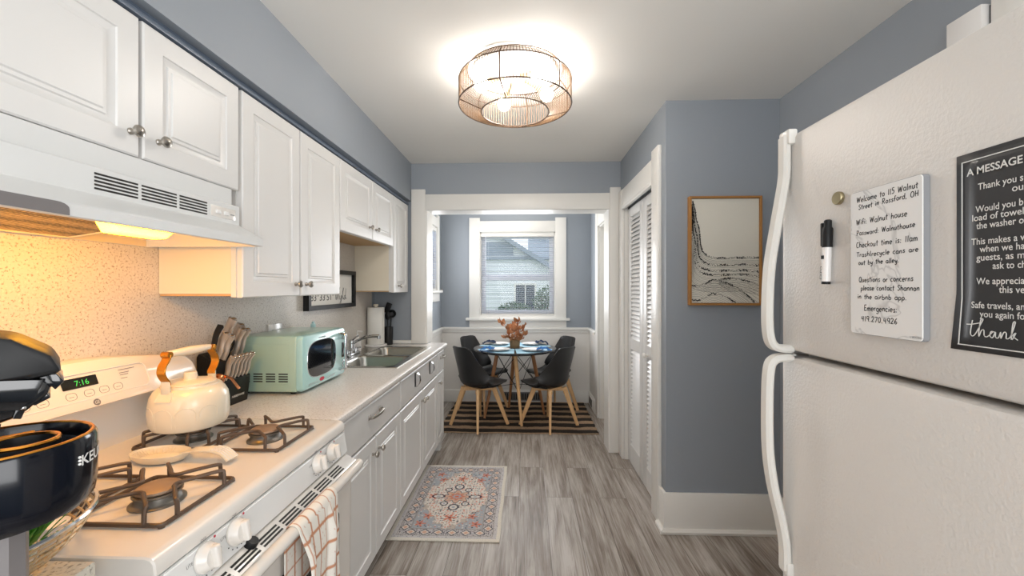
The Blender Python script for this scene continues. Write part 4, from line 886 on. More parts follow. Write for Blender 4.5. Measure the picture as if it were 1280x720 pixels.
def stroke(bm, pts, org, right, up, k, r=0.0025, lift=0.001, n=5):
    o = Vector(org); R = Vector(right); U = Vector(up); N = R.cross(U)
    sweep(bm, spline([o+R*(a*k)+U*(b*k)+N*lift for a, b in pts], n), rect(r*2, 0.0006), N.cross(R)+R*0.3)
cur = {'W': [[(0, 1), (0.12, 0.4), (0.25, 0), (0.42, 0.62), (0.55, 0.02), (0.75, 0.5), (1.0, 1.12)]], 'y': [[(0.9, 0.35), (0.95, 0.05), (1.1, 0.05), (1.22, 0.4), (1.2, -0.1), (1.05, -0.5), (0.95, -0.35), (1.2, 0.0), (1.4, 0.2)]], 'l': [[(1.4, 0.2), (1.62, 0.75), (1.7, 1.0), (1.58, 0.95), (1.5, 0.3), (1.6, 0.0), (1.78, 0.15)]], 'd': [[(2.0, 0.35), (1.85, 0.3), (1.8, 0.05), (1.95, 0.0), (2.08, 0.35), (2.15, 1.0), (2.1, 0.1), (2.3, 0.1)]]}
for k_ in ('W', 'y', 'l', 'd'):
    for st in cur[k_]: stroke(bm, st, (fx+0.014, 2.735, 1.315), (0, 1, 0), (0, 0, 1), 0.078, 0.0018)
obj('lettering', bm, M_INK, fb)
ot = thing('wall_outlet', 'white outlet on the backsplash above the near end of the microwave', 'outlet', (XL+0.01, 2.09, 1.16))
bm = B(); box(bm, XL+0.0065, XL+0.0125, 2.035, 2.15, 1.135, 1.208, 0.002); pl = obj('plate', bm, M_CERAM, ot)
bm = B()
for y in (2.068, 2.118):
    for d in (-0.006, 0.006): box(bm, XL+0.0122, XL+0.0132, y-0.005, y+0.005, 1.171+d-0.0012, 1.171+d+0.0012)
obj('slots', bm, M_DARK, pl)

# ------------------------------------------------------------------ coffee maker, open lid
HX, HY = -0.686, 0.508; FD = Vector((0.64, 0.77, 0)).normalized(); SD = Vector((0.77, -0.64, 0)).normalized(); UP = Vector((0, 0, 1))
cm = thing('coffee_maker', 'glossy black single serve coffee maker with its lid open', 'coffee maker', (HX, HY, 0.914))
def CP(f, s, z): return Vector((HX, HY, 0))+FD*f+SD*s+UP*z
r0 = 0.092
def stad(r, back, n=14):   # D-shaped plan: half round front, straight sides running back
    pts = [(r*math.cos(a), r*math.sin(a)) for a in [-PI/2+k*PI/n for k in range(n+1)]]
    return pts+[(-back, r*0.98), (-back-0.02, r*0.8), (-back-0.02, -r*0.8), (-back, -r*0.98)]
bm = B(); rings = []
for z, r in ((1.094, r0-0.022), (1.098, r0-0.010), (1.110, r0-0.002), (1.126, r0), (1.188, r0), (1.193, r0-0.002), (1.193, r0-0.008), (1.176, r0-0.012), (1.172, r0-0.03)): rings.append([bm.verts.new(CP(f, s, z)) for f, s in stad(r, 0.09)])
for p, q in zip(rings, rings[1:]):
    for i in range(len(p)): bm.faces.new([p[i], p[(i+1) % len(p)], q[(i+1) % len(p)], q[i]])
bm.faces.new(rings[0][::-1]); bm.faces.new(rings[-1]); hdm = obj('brew_head', bm, M_NAVYG, cm)
bm = B(); pts = [CP(f, s, 1.1935) for f, s in stad(r0-0.005, 0.09)]; tube(bm, pts, 0.0022, 6, True)
obj('rim', bm, M_GOLD, hdm, label='rim with golden reflections put into its colour')  # golden reflections on the rim painted in as gold metal
bm = B(); c = CP(0.02, 0, 1.1735); lathe(bm, [(0.036, 0), (0.036, 0.014), (0.030, 0.016), (0.028, 0.0), (0.012, -0.0015+0.002), (0, 0.001)], c, (0, 0, 1), 32); pod = obj('pod_well', bm, M_BLACK, hdm)
bm = B(); tube(bm, [c+Vector((0.034*math.cos(t), 0.034*math.sin(t), 0.0165)) for t in [2*PI*i/32 for i in range(32)]], 0.0028, 6, True); tube(bm, [CP(-0.03, -0.05, 1.185), CP(0.03, -0.06, 1.185)], 0.004); tube(bm, [CP(-0.03, 0.05, 1.185), CP(0.03, 0.06, 1.185)], 0.004); obj('pod_ring', bm, M_GOLD, pod, label='pod ring with golden reflections put into its colour')  # pod ring gold also stands in for golden reflections
# brand lettering wrapped round the front
bm = B(); me = text_mesh('KEURIG', 0, 0.02); vv = np.array([tuple(p.co) for p in me.vertices]); k = 0.0135/0.7; w = (vv[:, 0].max()-vv[:, 0].min())*k*1.1
vs = []
for p in me.vertices:
    a = ((p.co.x-vv[:, 0].min())*k*1.1-w/2)/r0-0.27; vs.append(bm.verts.new(CP((r0+0.0008)*math.cos(a), -(r0+0.0008)*math.sin(a), 1.157+p.co.y*k)))
for f in me.polygons: bm.faces.new([vs[i] for i in f.vertices])
bpy.data.meshes.remove(me)
for dz in (0.001, 0.0055, 0.0100):
    a = -w/2/r0-0.27-0.03; p = CP((r0+0.0006)*math.cos(a), -(r0+0.0006)*math.sin(a), 1.159+dz); ball(bm, p, 0.0018, 8)
obj('lettering', bm, M_WINK, hdm, recalc=False)
# lower column, drip tray, rear tower
bm = B(); tb = bmesh.new(); prism(tb, [tuple(CP(f, s, 0.93)) for f, s in [(-0.055, 0.064), (0.012, 0.064), (0.025, 0.052), (0.025, -0.052), (0.012, -0.064), (-0.055, -0.064)]], (0, 0, 0.166)); merge(bm, tb); obj('front_panel', bm, M_GREY, cm, label='matte grey front panel')
bm = B(); prism(bm, [tuple(CP(f, s, 0.9145)) for f, s in [(-0.056, 0.075), (-0.056, -0.075), (-0.20, -0.075), (-0.22, -0.055), (-0.22, 0.055), (-0.20, 0.075)]], (0, 0, 0.29), 0.006, 2); obj('tower', bm, M_NAVYG, cm)
bm = B(); prism(bm, [tuple(CP(f, s, 0.9145)) for f, s in stad(0.07, 0.02)], (0, 0, 0.028), 0.004, 2); obj('drip_tray', bm, M_BLACK, cm)
# the open lid tilted up from the rear
def lprism(bm, fz, s0, s1, bev=0.004): prism(bm, [tuple(CP(f, s0, z)) for f, z in fz], SD*(s1-s0), bev, 2)
bm = B(); lprism(bm, [(-0.15, 1.345), (-0.15, 1.305), (-0.01, 1.283), (0.03, 1.280), (0.057, 1.286), (0.047, 1.309), (0.014, 1.333), (-0.06, 1.352)], -0.062, 0.062, 0.006); lid = obj('lid', bm, M_BLACK, cm)
bm = B(); lprism(bm, [(-0.14, 1.230), (-0.02, 1.219), (0.018, 1.232), (0.044, 1.256), (0.050, 1.279), (-0.01, 1.282), (-0.14, 1.302)], -0.046, 0.046, 0.005)
for s_ in (-0.058, 0.052): lprism(bm, [(-0.10, 1.262), (0.02, 1.243), (0.034, 1.258), (0.040, 1.278), (-0.10, 1.296)], s_, s_+0.006, 0.001)
for f in (-0.03, -0.008, 0.014): lprism(bm, [(f, 1.232), (f+0.007, 1.230), (f+0.022, 1.276), (f+0.012, 1.278)], 0.0455, 0.0495, 0.001)
lprism(bm, [(0.036, 1.280), (0.050, 1.284), (0.058, 1.272), (0.050, 1.262)], -0.05, 0.05, 0.001); lprism(bm, [(0.024, 1.255), (0.040, 1.262), (0.046, 1.251), (0.032, 1.243)], -0.042, 0.042, 0.001)
obj('lid_insert', bm, M_BLACKG, lid)
bm = B(); p = CP(0.0, 0.02, 1.222); cyl(bm, p, p-UP*0.016, 0.004, 0.0015); ball(bm, CP(0.022, 0.0495, 1.244), 0.0035, 8); obj('needle', bm, M_CHROME, lid)

# ------------------------------------------------------------------ wire basket with plant
bx_, by_, bz_ = -0.948, 0.617, 0.9145
wb = thing('wire_basket', 'round tan wire basket on the speckled worktop beside the range', 'basket', (bx_, by_, bz_))
bm = B()
def ring(r, z, rr): tube(bm, [(bx_+r*math.cos(t), by_+r*math.sin(t), bz_+z) for t in [2*PI*i/48 for i in range(48)]], rr, 6, True)
ring(0.188, 0.082, 0.0042); obj('rim', bm, M_CHROME, wb)
bm = B()
for r, z in ((0.184, 0.072), (0.179, 0.061), (0.172, 0.049), (0.163, 0.037), (0.152, 0.025), (0.138, 0.014), (0.12, 0.006), (0.08, 0.004), (0.035, 0.004)): ring(r, z, 0.0022)
obj('rings', bm, M_WICKER, wb)
bm = B()
for i in range(40):
    a = 2*PI*i/40; tube(bm, spline([(bx_+r*math.cos(a), by_+r*math.sin(a), bz_+z) for r, z in ((0.188, 0.081), (0.176, 0.054), (0.152, 0.024), (0.12, 0.005), (0.03, 0.003))], 3), 0.0014, 5)
obj('spokes', bm, M_WICKER, wb)
pg = thing('small_plant', 'small green spiky plant inside the wire basket', 'plant', (bx_+0.108, by_+0.022, bz_+0.008), group=None)
c0 = Vector((bx_+0.108, by_+0.022, bz_+0.008))
bm = B(); lathe(bm, [(0, 0), (0.026, 0), (0.032, 0.035), (0.028, 0.035), (0, 0.03)], c0, seg=20); obj('pot', bm, M_CERAM, pg)
bm = B()
for i in range(64):
    a = random.uniform(0, 2*PI); sp_ = random.uniform(0.15, 0.9); L = random.uniform(0.075, 0.125); d = Vector((math.cos(a)*sp_, math.sin(a)*sp_, 1)).normalized(); sd = d.cross(Vector((0, 0, 1))); sd = sd.normalized() if sd.length > 0.01 else Vector((1, 0, 0)); b0 = c0+Vector((math.cos(a)*0.016, math.sin(a)*0.016, 0.03)); prev = None
    for k in range(6):
        t = k/5; p = b0+d*(L*t)+Vector((0, 0, -0.02*t*t*sp_)); w = 0.0045*math.sin(PI*(0.2+0.8*t)) if t < 1 else 0.0003
        cur_ = [bm.verts.new(p-sd*w), bm.verts.new(p+d.cross(sd)*0.0012), bm.verts.new(p+sd*w)]
        if prev:
            bm.faces.new([prev[0], prev[1], cur_[1], cur_[0]]); bm.faces.new([prev[1], prev[2], cur_[2], cur_[1]])
        prev = cur_
obj('leaves', bm, M_LEAFG, pg, recalc=False)
for k, (dx, dy, lab) in enumerate(((0.075, 0.105, 'clear coffee pod lying in the wire basket near its rim'), (0.015, 0.115, 'beige coffee pod lying in the wire basket toward the range'))):
    t = thing('coffee_pod', lab, 'coffee pod', (bx_+dx, by_+dy, bz_+0.007), group='pods in the basket')
    bm = B(); lathe(bm, [(0.0, 0), (0.018, 0), (0.019, 0.003), (0.0225, 0.038), (0.0255, 0.039), (0.0255, 0.0405), (0.0, 0.041)], (bx_+dx, by_+dy, bz_+0.0075), seg=24); obj('cup', bm, M_CREAM if k else M_CERAM, t)

# ------------------------------------------------------------------ fridge
FX, FY0_, FY1_ = 0.60, 0.24, 1.0
fg = thing('refrigerator', 'white top-freezer refrigerator with textured doors and curved handles', 'refrigerator', (1.0, 0.62, 0))
bm = B(); box(bm, 0.672, 1.40, FY0_+0.004, FY1_-0.004, 0.02, 1.735, 0.006); box(bm, 0.70, 1.38, FY0_+0.03, FY1_-0.03, 0.0, 0.02); obj('cabinet', bm, M_FRIDGE, fg)
bm = B(); box(bm, 0.660, 0.672, FY0_+0.015, FY1_-0.015, 0.09, 1.735); obj('gasket', bm, M_FRGREY, fg)
def fdoor(name, z0, z1):
    bm = B(); n = 7; r = 0.028; pl = []
    for k in range(n): a = PI/2*k/(n-1); pl.append((FX+r-r*math.cos(a), FY1_-r+r*math.sin(a)))
    pl += [(0.660, FY1_), (0.660, FY0_)]
    for k in range(n): a = PI/2*k/(n-1); pl.append((FX+r-r*math.sin(a), FY0_+r-r*math.cos(a)))
    rings = []; cxm = 0.63
    for dz, ins in ((0, 0.012), (0.004, 0.004), (0.012, 0), (z1-z0-0.012, 0), (z1-z0-0.004, 0.004), (z1-z0, 0.012)):
        rings.append([bm.verts.new((x+ins if x < 0.655 else x, min(max(y, FY0_+ins), FY1_-ins), z0+dz)) for x, y in pl])
    for p, q in zip(rings, rings[1:]):
        for i in range(len(p)): bm.faces.new([p[i], p[(i+1) % len(p)], q[(i+1) % len(p)], q[i]])
    bm.faces.new(rings[0][::-1]); bm.faces.new(rings[-1]); return obj(name, bm, M_FRIDGE, fg)
fz = fdoor('freezer_door', 1.251, 1.744); fd_ = fdoor('fridge_door', 0.085, 1.241)
HYc = 0.958
def fhandle(par, P):
    pts = spline([(x, HYc, z) for x, z in P], 7); bm = B(); sweep(bm, pts, rect(0.030, 0.017, 0.6), (0, 1, 0)); return obj('handle', bm, M_FHAND, par)
h1 = fhandle(fz, [(0.590, 1.738), (0.590, 1.69), (0.588, 1.64), (0.572, 1.545), (0.557, 1.45), (0.552, 1.37), (0.553, 1.295), (0.566, 1.262), (0.603, 1.256)])
bm = B(); box(bm, 0.586, 0.606, HYc-0.022, HYc+0.016, 1.718, 1.752, 0.004); obj('end_cap', bm, M_FHAND, h1)
h2 = fhandle(fd_, [(0.603, 1.237), (0.567, 1.232), (0.554, 1.203), (0.551, 1.11), (0.553, 1.02), (0.563, 0.944), (0.580, 0.87), (0.590, 0.81), (0.591, 0.755)])
bm = B(); box(bm, 0.586, 0.602, HYc-0.017, HYc+0.017, 0.745, 0.775, 0.004); obj('end_cap', bm, M_FHAND, h2)
bm = B(); box(bm, 0.598, 0.625, 0.93, 0.965, 1.2435, 1.2485); obj('badge_strip', bm, M_CHROME, fd_)
# things on the fridge door
bm = B(); lathe(bm, [(0.0125, 0), (0.0125, 0.005), (0.0115, 0.0065), (0, 0.007)], (0.5995, 0.806, 1.567), (-1, 0, 0), 28)
single('round_magnet', bm, M_BRASS, 'round brass magnet on the freezer door above the black marker', 'magnet', (0.5995, 0.806, 1.567))
mk = thing('marker_pen', 'black and white dry erase marker stuck on the freezer door', 'marker', (0.59, 0.826, 1.40))
xm = 0.5905
bm = B(); cyl(bm, (xm, 0.829, 1.408), (xm, 0.826, 1.476), 0.0078, seg=20); brl = obj('barrel', bm, M_CERAM, mk)
bm = B(); cyl(bm, (xm, 0.8293, 1.4025), (xm, 0.829, 1.408), 0.0075, seg=20); obj('end_plug', bm, M_BLACK, mk)
bm = B(); lathe(bm, [(0.0088, 0), (0.0088, 0.036), (0.0065, 0.040), (0.0065, 0.052), (0.004, 0.054), (0, 0.054)], (xm, 0.826, 1.475), (0, -0.0435, 1), 20); box(bm, xm-0.004, xm+0.004, 0.834, 0.8395, 1.478, 1.524, 0.001); obj('cap', bm, M_BLACK, mk)
bm = B(); add_text(bm, 'EXPO', (xm-0.008, 0.8295, 1.412), (0, -0.05, 0.998), (0, 0.998, 0.05), height=0.005, width=0.026, lift=0.0003); box(bm, xm-0.0083, xm-0.0075, 0.824, 0.831, 1.452, 1.459); obj('lettering', bm, M_INK, brl)
# marble dry-erase board
wbd = thing('whiteboard', 'small marble patterned whiteboard with handwritten notes on the freezer door', 'whiteboard', (0.592, 0.70, 1.315))
bm = B(); a = [bm.verts.new((0.5995, y, z)) for y, z in rrect(0.630, 0.766, 1.314, 1.566, 0.006)]; b = [bm.verts.new((0.5905, y, z)) for y, z in rrect(0.630, 0.766, 1.314, 1.566, 0.006)]
c = [bm.verts.new((0.5890, y, z)) for y, z in rrect(0.6315, 0.7645, 1.3155, 1.5645, 0.005)]
bm.faces.new(a); bm.faces.new(b[::-1])
for i in range(len(a)): bm.faces.new([a[i], a[(i+1) % len(a)], b[(i+1) % len(a)], b[i]])
for v_ in c: bm.verts.remove(v_)
obj('edge', bm, M_EDGE, wbd)
bm = B(); a = [bm.verts.new((0.59045, y, z)) for y, z in rrect(0.6305, 0.7655, 1.3145, 1.5655, 0.006)]; b = [bm.verts.new((0.5890, y, z)) for y, z in rrect(0.631, 0.765, 1.315, 1.565, 0.006)]; bm.faces.new(a); bm.faces.new(b[::-1])
for i in range(len(a)): bm.faces.new([a[i], a[(i+1) % len(a)], b[(i+1) % len(a)], b[i]])
brd = obj('board', bm, M_MARBLE, wbd)
NOTE = [('Welcome to 115 Walnut', 0.752, 0.6375, 1.5475, 0.0095), ('Street in Rossford, OH', 0.748, 0.6365, 1.535, 0.0085), ('Wifi: Walnut house', 0.753, 0.655, 1.508, 0.0095), ('Password: Walnuthouse', 0.752, 0.642, 1.489, 0.0085), ('Checkout time is: 11am', 0.753, 0.638, 1.4675, 0.0095), ('Trash/recycle cans are', 0.752, 0.637, 1.451, 0.0080), ('out by the alley.', 0.748, 0.669, 1.437, 0.0080),
        ('Questions or concerns', 0.747, 0.645, 1.4065, 0.0090), ('please contact Shannon', 0.743, 0.635, 1.392, 0.0085), ('in the airbnb app.', 0.75, 0.656, 1.377, 0.0085), ('Emergencies:', 0.736, 0.672, 1.357, 0.0100), ('419.270.4926', 0.742, 0.672, 1.338, 0.0090)]
# single-stroke handwriting: each letter is a few pen strokes on a (0..w, 0..1) grid
def arc(cx, cy, rx, ry, a0, a1, n=9): return [(cx+rx*math.cos(math.radians(a0+(a1-a0)*k/n)), cy+ry*math.sin(math.radians(a0+(a1-a0)*k/n))) for k in range(n+1)]
GL = {
 'a': (0.52, [arc(0.24, 0.27, 0.20, 0.27, 50, 330), [(0.44, 0.54), (0.43, 0.1), (0.52, 0.0)]]), 'b': (0.5, [[(0.06, 1.0), (0.06, 0.0)], arc(0.24, 0.25, 0.20, 0.26, 150, -160)]),
 'c': (0.44, [arc(0.24, 0.27, 0.21, 0.27, 50, 310)]), 'd': (0.52, [arc(0.23, 0.26, 0.20, 0.27, 40, 330), [(0.44, 1.0), (0.43, 0.0)]]),
 'e': (0.48, [[(0.05, 0.28), (0.42, 0.30)]+arc(0.23, 0.27, 0.20, 0.28, 10, 310)]), 'f': (0.36, [[(0.34, 0.92), (0.24, 1.0), (0.15, 0.85), (0.14, 0.0)], [(0.0, 0.5), (0.3, 0.52)]]),
 'g': (0.5, [arc(0.23, 0.27, 0.20, 0.27, 40, 330), [(0.43, 0.54), (0.42, -0.2), (0.28, -0.4), (0.06, -0.3)]]), 'h': (0.5, [[(0.06, 1.0), (0.06, 0.0)], [(0.06, 0.3), (0.22, 0.54), (0.38, 0.46), (0.41, 0.0)]]),
 'i': (0.2, [[(0.08, 0.52), (0.09, 0.0)], [(0.07, 0.74), (0.14, 0.80)]]), 'k': (0.46, [[(0.06, 1.0), (0.06, 0.0)], [(0.40, 0.52), (0.08, 0.24)], [(0.16, 0.3), (0.42, 0.0)]]), 'l': (0.2, [[(0.09, 1.0), (0.09, 0.06), (0.16, 0.0)]]),
 'm': (0.72, [[(0.05, 0.54), (0.06, 0.0)], [(0.06, 0.34), (0.2, 0.54), (0.32, 0.44), (0.33, 0.0)], [(0.33, 0.34), (0.47, 0.54), (0.60, 0.44), (0.62, 0.0)]]), 'n': (0.5, [[(0.05, 0.54), (0.06, 0.0)], [(0.06, 0.3), (0.22, 0.54), (0.37, 0.46), (0.40, 0.0)]]),
 'o': (0.5, [arc(0.24, 0.27, 0.20, 0.27, 90, 450, 12)]), 'p': (0.5, [[(0.06, 0.54), (0.06, -0.42)], arc(0.24, 0.27, 0.20, 0.27, 150, -160)]), 'r': (0.36, [[(0.05, 0.54), (0.06, 0.0)], [(0.06, 0.28), (0.18, 0.5), (0.33, 0.5)]]),
 's': (0.4, [[(0.34, 0.48), (0.2, 0.55), (0.08, 0.42), (0.2, 0.28), (0.33, 0.14), (0.2, 0.0), (0.03, 0.07)]]), 't': (0.36, [[(0.16, 0.9), (0.16, 0.06), (0.26, 0.0)], [(0.0, 0.58), (0.34, 0.6)]]),
 'u': (0.5, [[(0.05, 0.54), (0.07, 0.1), (0.2, 0.0), (0.36, 0.14), (0.40, 0.54)], [(0.40, 0.54), (0.41, 0.0)]]), 'w': (0.66, [[(0.03, 0.54), (0.14, 0.0), (0.28, 0.46), (0.42, 0.0), (0.56, 0.54)]]), 'y': (0.48, [[(0.05, 0.54), (0.1, 0.16), (0.22, 0.08), (0.38, 0.3)], [(0.42, 0.54), (0.34, -0.2), (0.2, -0.42), (0.06, -0.3)]]),
 'W': (0.86, [[(0.03, 1.0), (0.2, 0.0)], [(0.2, 0.0), (0.4, 0.85)], [(0.4, 0.85), (0.56, 0.0)], [(0.56, 0.0), (0.78, 1.02)]]), 'S': (0.52, [[(0.44, 0.88), (0.26, 1.0), (0.08, 0.8), (0.24, 0.54), (0.43, 0.3), (0.26, 0.0), (0.03, 0.14)]]),
 'R': (0.58, [[(0.06, 1.0), (0.06, 0.0)], [(0.04, 0.98), (0.34, 1.0), (0.46, 0.76), (0.3, 0.5), (0.08, 0.48)], [(0.2, 0.48), (0.5, 0.0)]]), 'O': (0.66, [arc(0.31, 0.5, 0.27, 0.5, 90, 450, 14)]), 'H': (0.62, [[(0.08, 1.0), (0.08, 0.0)], [(0.5, 1.02), (0.5, 0.0)], [(0.06, 0.5), (0.54, 0.54)]]),
 'P': (0.54, [[(0.06, 1.0), (0.06, 0.0)], [(0.04, 0.98), (0.34, 1.0), (0.46, 0.76), (0.3, 0.5), (0.08, 0.46)]]), 'C': (0.58, [arc(0.32, 0.5, 0.27, 0.5, 50, 310)]), 'T': (0.56, [[(0.0, 0.98), (0.52, 1.0)], [(0.26, 1.0), (0.25, 0.0)]]), 'Q': (0.66, [arc(0.3, 0.5, 0.26, 0.5, 90, 450, 14), [(0.36, 0.2), (0.6, -0.08)]]),
 'E': (0.52, [[(0.44, 1.0), (0.08, 0.98)], [(0.08, 1.0), (0.08, 0.0)], [(0.08, 0.5), (0.38, 0.52)], [(0.08, 0.0), (0.46, 0.02)]]),
 '0': (0.5, [arc(0.24, 0.5, 0.19, 0.5, 90, 450, 12)]), '1': (0.26, [[(0.12, 1.0), (0.12, 0.0)]]), '2': (0.5, [[(0.06, 0.8), (0.2, 1.0), (0.4, 0.84), (0.3, 0.45), (0.05, 0.02)], [(0.05, 0.02), (0.46, 0.03)]]), '4': (0.52, [[(0.12, 1.0), (0.06, 0.46)], [(0.06, 0.46), (0.46, 0.48)], [(0.38, 1.0), (0.36, 0.0)]]),
 '5': (0.5, [[(0.42, 1.0), (0.1, 0.98)], [(0.1, 0.98), (0.09, 0.58), (0.3, 0.6), (0.42, 0.32), (0.26, 0.02), (0.04, 0.08)]]), '6': (0.48, [[(0.34, 1.0), (0.12, 0.6), (0.06, 0.22), (0.22, 0.0), (0.4, 0.2), (0.26, 0.44), (0.08, 0.26)]]), '7': (0.48, [[(0.04, 0.98), (0.42, 1.0)], [(0.42, 1.0), (0.16, 0.0)]]), '9': (0.48, [arc(0.23, 0.72, 0.18, 0.27, 30, 330), [(0.42, 0.96), (0.36, 0.0)]]),
 ':': (0.24, [[(0.06, 0.44), (0.13, 0.50)], [(0.06, 0.03), (0.13, 0.09)]]), '.': (0.22, [[(0.06, 0.0), (0.13, 0.06)]]), ',': (0.22, [[(0.1, 0.06), (0.04, -0.16)]]), '/': (0.26, [[(0.12, 1.04), (0.1, -0.1)]]), ' ': (0.42, [])}
hr = random.Random(11)
def hand(bm, s, y0, y1, z, h, x=0.58885):
    tot = sum(GL[c][0]+0.09 for c in s)-0.09; kx = (y0-y1)/tot; u = 0.0
    for c in s:
        w, sts = GL[c]; dz = hr.uniform(-0.05, 0.05)*h; sl = 0.10
        for st in sts:
            P = [Vector((x, y0-(u+a+sl*b*0.5)*kx, z+dz+b*h)) for a, b in st]
            if len(P) > 2: P = spline(P, 3 if len(P) > 6 else 4)
            sweep(bm, P, [(0.00068, 0), (0.0005, 0.00025), (0, 0.00035), (-0.0005, 0.00025), (-0.00068, 0), (-0.0005, -0.0001), (0.0005, -0.0001)], (0.0, 0.7, 0.72))
        u += w+0.09
bm = B()
for s_, ya, yb, z, h in NOTE: hand(bm, s_, ya, yb, z-0.001, h)
obj('handwriting', bm, M_INK, brd)
bm = B(); add_text(bm, 'U BRANDS', (0.589, 0.650, 1.3185), (0, -1, 0), (0, 0, 1), height=0.0026, width=0.018, lift=0.0005); obj('maker_mark', bm, M_GRAT, brd)
# black message sheet taped to the door
ms = thing('message_sign', 'black laminated sheet with white printed message on the freezer door', 'sign', (0.598, 0.485, 1.31))
bm = B(); nu, nv = 8, 14
vs = [[bm.verts.new((0.5982, (0.36+(0.591-0.36)*u/nu)+(0.008*max(0, 0.3-v/nv)/0.3*(u/nu)), 1.310+0.267*v/nv)) for u in range(nu+1)] for v in range(nv+1)]
for v in range(nv):
    for u in range(nu): bm.faces.new([vs[v][u], vs[v][u+1], vs[v+1][u+1], vs[v+1][u]])
sheet = obj('sheet', bm, M_SIGN, ms); so = sheet.modifiers.new('thick', 'SOLIDIFY'); so.thickness = 0.0006; so.offset = 0
MSG = [('A MESSAGE', 0.577, 0.514, 1.546, 0.0095, 0.02), ('Thank you s', 0.563, 0.5135, 1.5245, 0.0085, 0.01), ('ou', 0.525, 0.5135, 1.5135, 0.0085, 0.01), ('Would you b', 0.566, 0.5135, 1.495, 0.0085, 0.01), ('load of towel', 0.570, 0.513, 1.484, 0.0085, 0.01), ('the washer o', 0.565, 0.513, 1.473, 0.0085, 0.01), ('This makes a v', 0.571, 0.512, 1.4525, 0.0085, 0.01), ('when we ha', 0.561, 0.512, 1.442, 0.0085, 0.01), ('guests, as m', 0.565, 0.512, 1.431, 0.0085, 0.01), ('ask to ch', 0.546, 0.511, 1.4195, 0.0085, 0.01), ('We apprecia', 0.565, 0.512, 1.400, 0.0085, 0.01), ('this ve', 0.539, 0.512, 1.389, 0.0085, 0.01), ('Safe travels, an', 0.571, 0.512, 1.3685, 0.0085, 0.01), ('you again fo', 0.561, 0.512, 1.357, 0.0085, 0.01)]
bm = B()
for s, ya, yb, z, h, bo in MSG: add_text(bm, s, (0.5974, ya, z), (0, -1, 0), (0, 0, 1), height=h, width=ya-yb, bold=bo)
obj('lettering', bm, M_WINK, sheet)
bm = B()
def cstroke(pts, k=0.020, o=(0.5968, 0.576, 1.331)):
    O = Vector(o); sweep(bm, spline([O+Vector((0, -a*k, b*k)) for a, b in pts], 5), rect(0.0011, 0.0004), (0, 0.6, 0.8))
cstroke([(-0.05, 0.75), (0.3, 0.78), (0.75, 0.9)]); cstroke([(0.32, 1.05), (0.22, 0.5), (0.2, 0.1), (0.35, 0.0), (0.55, 0.25), (0.8, 0.8), (0.95, 1.15), (0.82, 1.1), (0.72, 0.5), (0.7, 0.0), (0.85, 0.4), (1.0, 0.45), (1.02, 0.1), (1.2, 0.05), (1.5, 0.38)])
cstroke([(1.62, 0.38), (1.42, 0.4), (1.35, 0.12), (1.5, 0.02), (1.66, 0.4), (1.66, 0.08), (1.82, 0.05), (1.95, 0.42), (1.95, 0.02), (2.12, 0.42), (2.25, 0.38), (2.25, 0.05), (2.45, 0.15), (2.6, 0.6), (2.72, 1.1), (2.6, 1.0), (2.52, 0.02), (2.75, 0.45), (2.6, 0.25), (2.85, 0.02)])
obj('script_lettering', bm, M_WINK, sheet)
bm = B()
for y0, y1, z0, z1 in ((0.37, 0.5835, 1.5655, 1.5668), (0.37, 0.589, 1.317, 1.3183)): box(bm, 0.5970, 0.5978, y0, y1, z0, z1)
sweep(bm, [(0.5974, 0.588, 1.3175), (0.5975, 0.5835, 1.38), (0.5975, 0.5835, 1.5665)], rect(0.0013, 0.0006), (0, 1, 0))
obj('border_line', bm, M_WINK, sheet)
# chime box on the right wall
cb = thing('door_chime', 'small white box high on the right wall beside the door casing', 'door chime', (1.42, 1.40, 2.10))
bm = B(); box(bm, 1.400, 1.4395, 1.312, 1.418, 2.10, 2.272, 0.004); obj('cover', bm, M_CERAM, cb)
bm = B(); box(bm, 1.424, 1.4395, 1.304, 1.312, 2.10, 2.265); obj('back_plate', bm, M_GRAT, cb)

# ------------------------------------------------------------------ framed line art
pa = thing('framed_picture', 'wood framed abstract dotted line art on the blue jut wall', 'picture', (1.122, 2.37, 1.297))
AX0, AX1, AZ0, AZ1 = 0.922, 1.325, 1.297, 1.914; ay = 2.3795; ft_ = 0.012
bm = B()
for x0, x1, z0, z1 in ((AX0, AX0+ft_, AZ0, AZ1), (AX1-ft_, AX1, AZ0, AZ1), (AX0+ft_, AX1-ft_, AZ0, AZ0+ft_), (AX0+ft_, AX1-ft_, AZ1-ft_, AZ1)): box(bm, x0, x1, ay-0.032, ay, z0, z1, 0.001, 1)
obj('frame', bm, M_ORANGE, pa)
M_CANVAS = mat('canvas', rgb(222, 218, 206), 0.85, bump=(500, 0.3, 0.001))
bm = B(); box(bm, AX0+ft_+0.002, AX1-ft_-0.002, ay-0.022, ay-0.001, AZ0+ft_+0.002, AZ1-ft_-0.002); cv = obj('canvas', bm, M_CANVAS, pa, smooth=0)
bm = B(); yw = ay-0.0224
ax0, ax1, az0, az1 = AX0+ft_+0.003, AX1-ft_-0.003, AZ0+ft_+0.003, AZ1-ft_-0.003
def dot(u, v, r, ru=None):
    if not (0 < u < 1 and 0 < v < 1): return
    ru = ru or r; x = ax0+u*(ax1-ax0); z = az0+v*(az1-az0); n = 6
    bm.faces.new([bm.verts.new((x+ru*math.cos(2*PI*i/n), yw, z+r*math.sin(2*PI*i/n))) for i in range(n)])
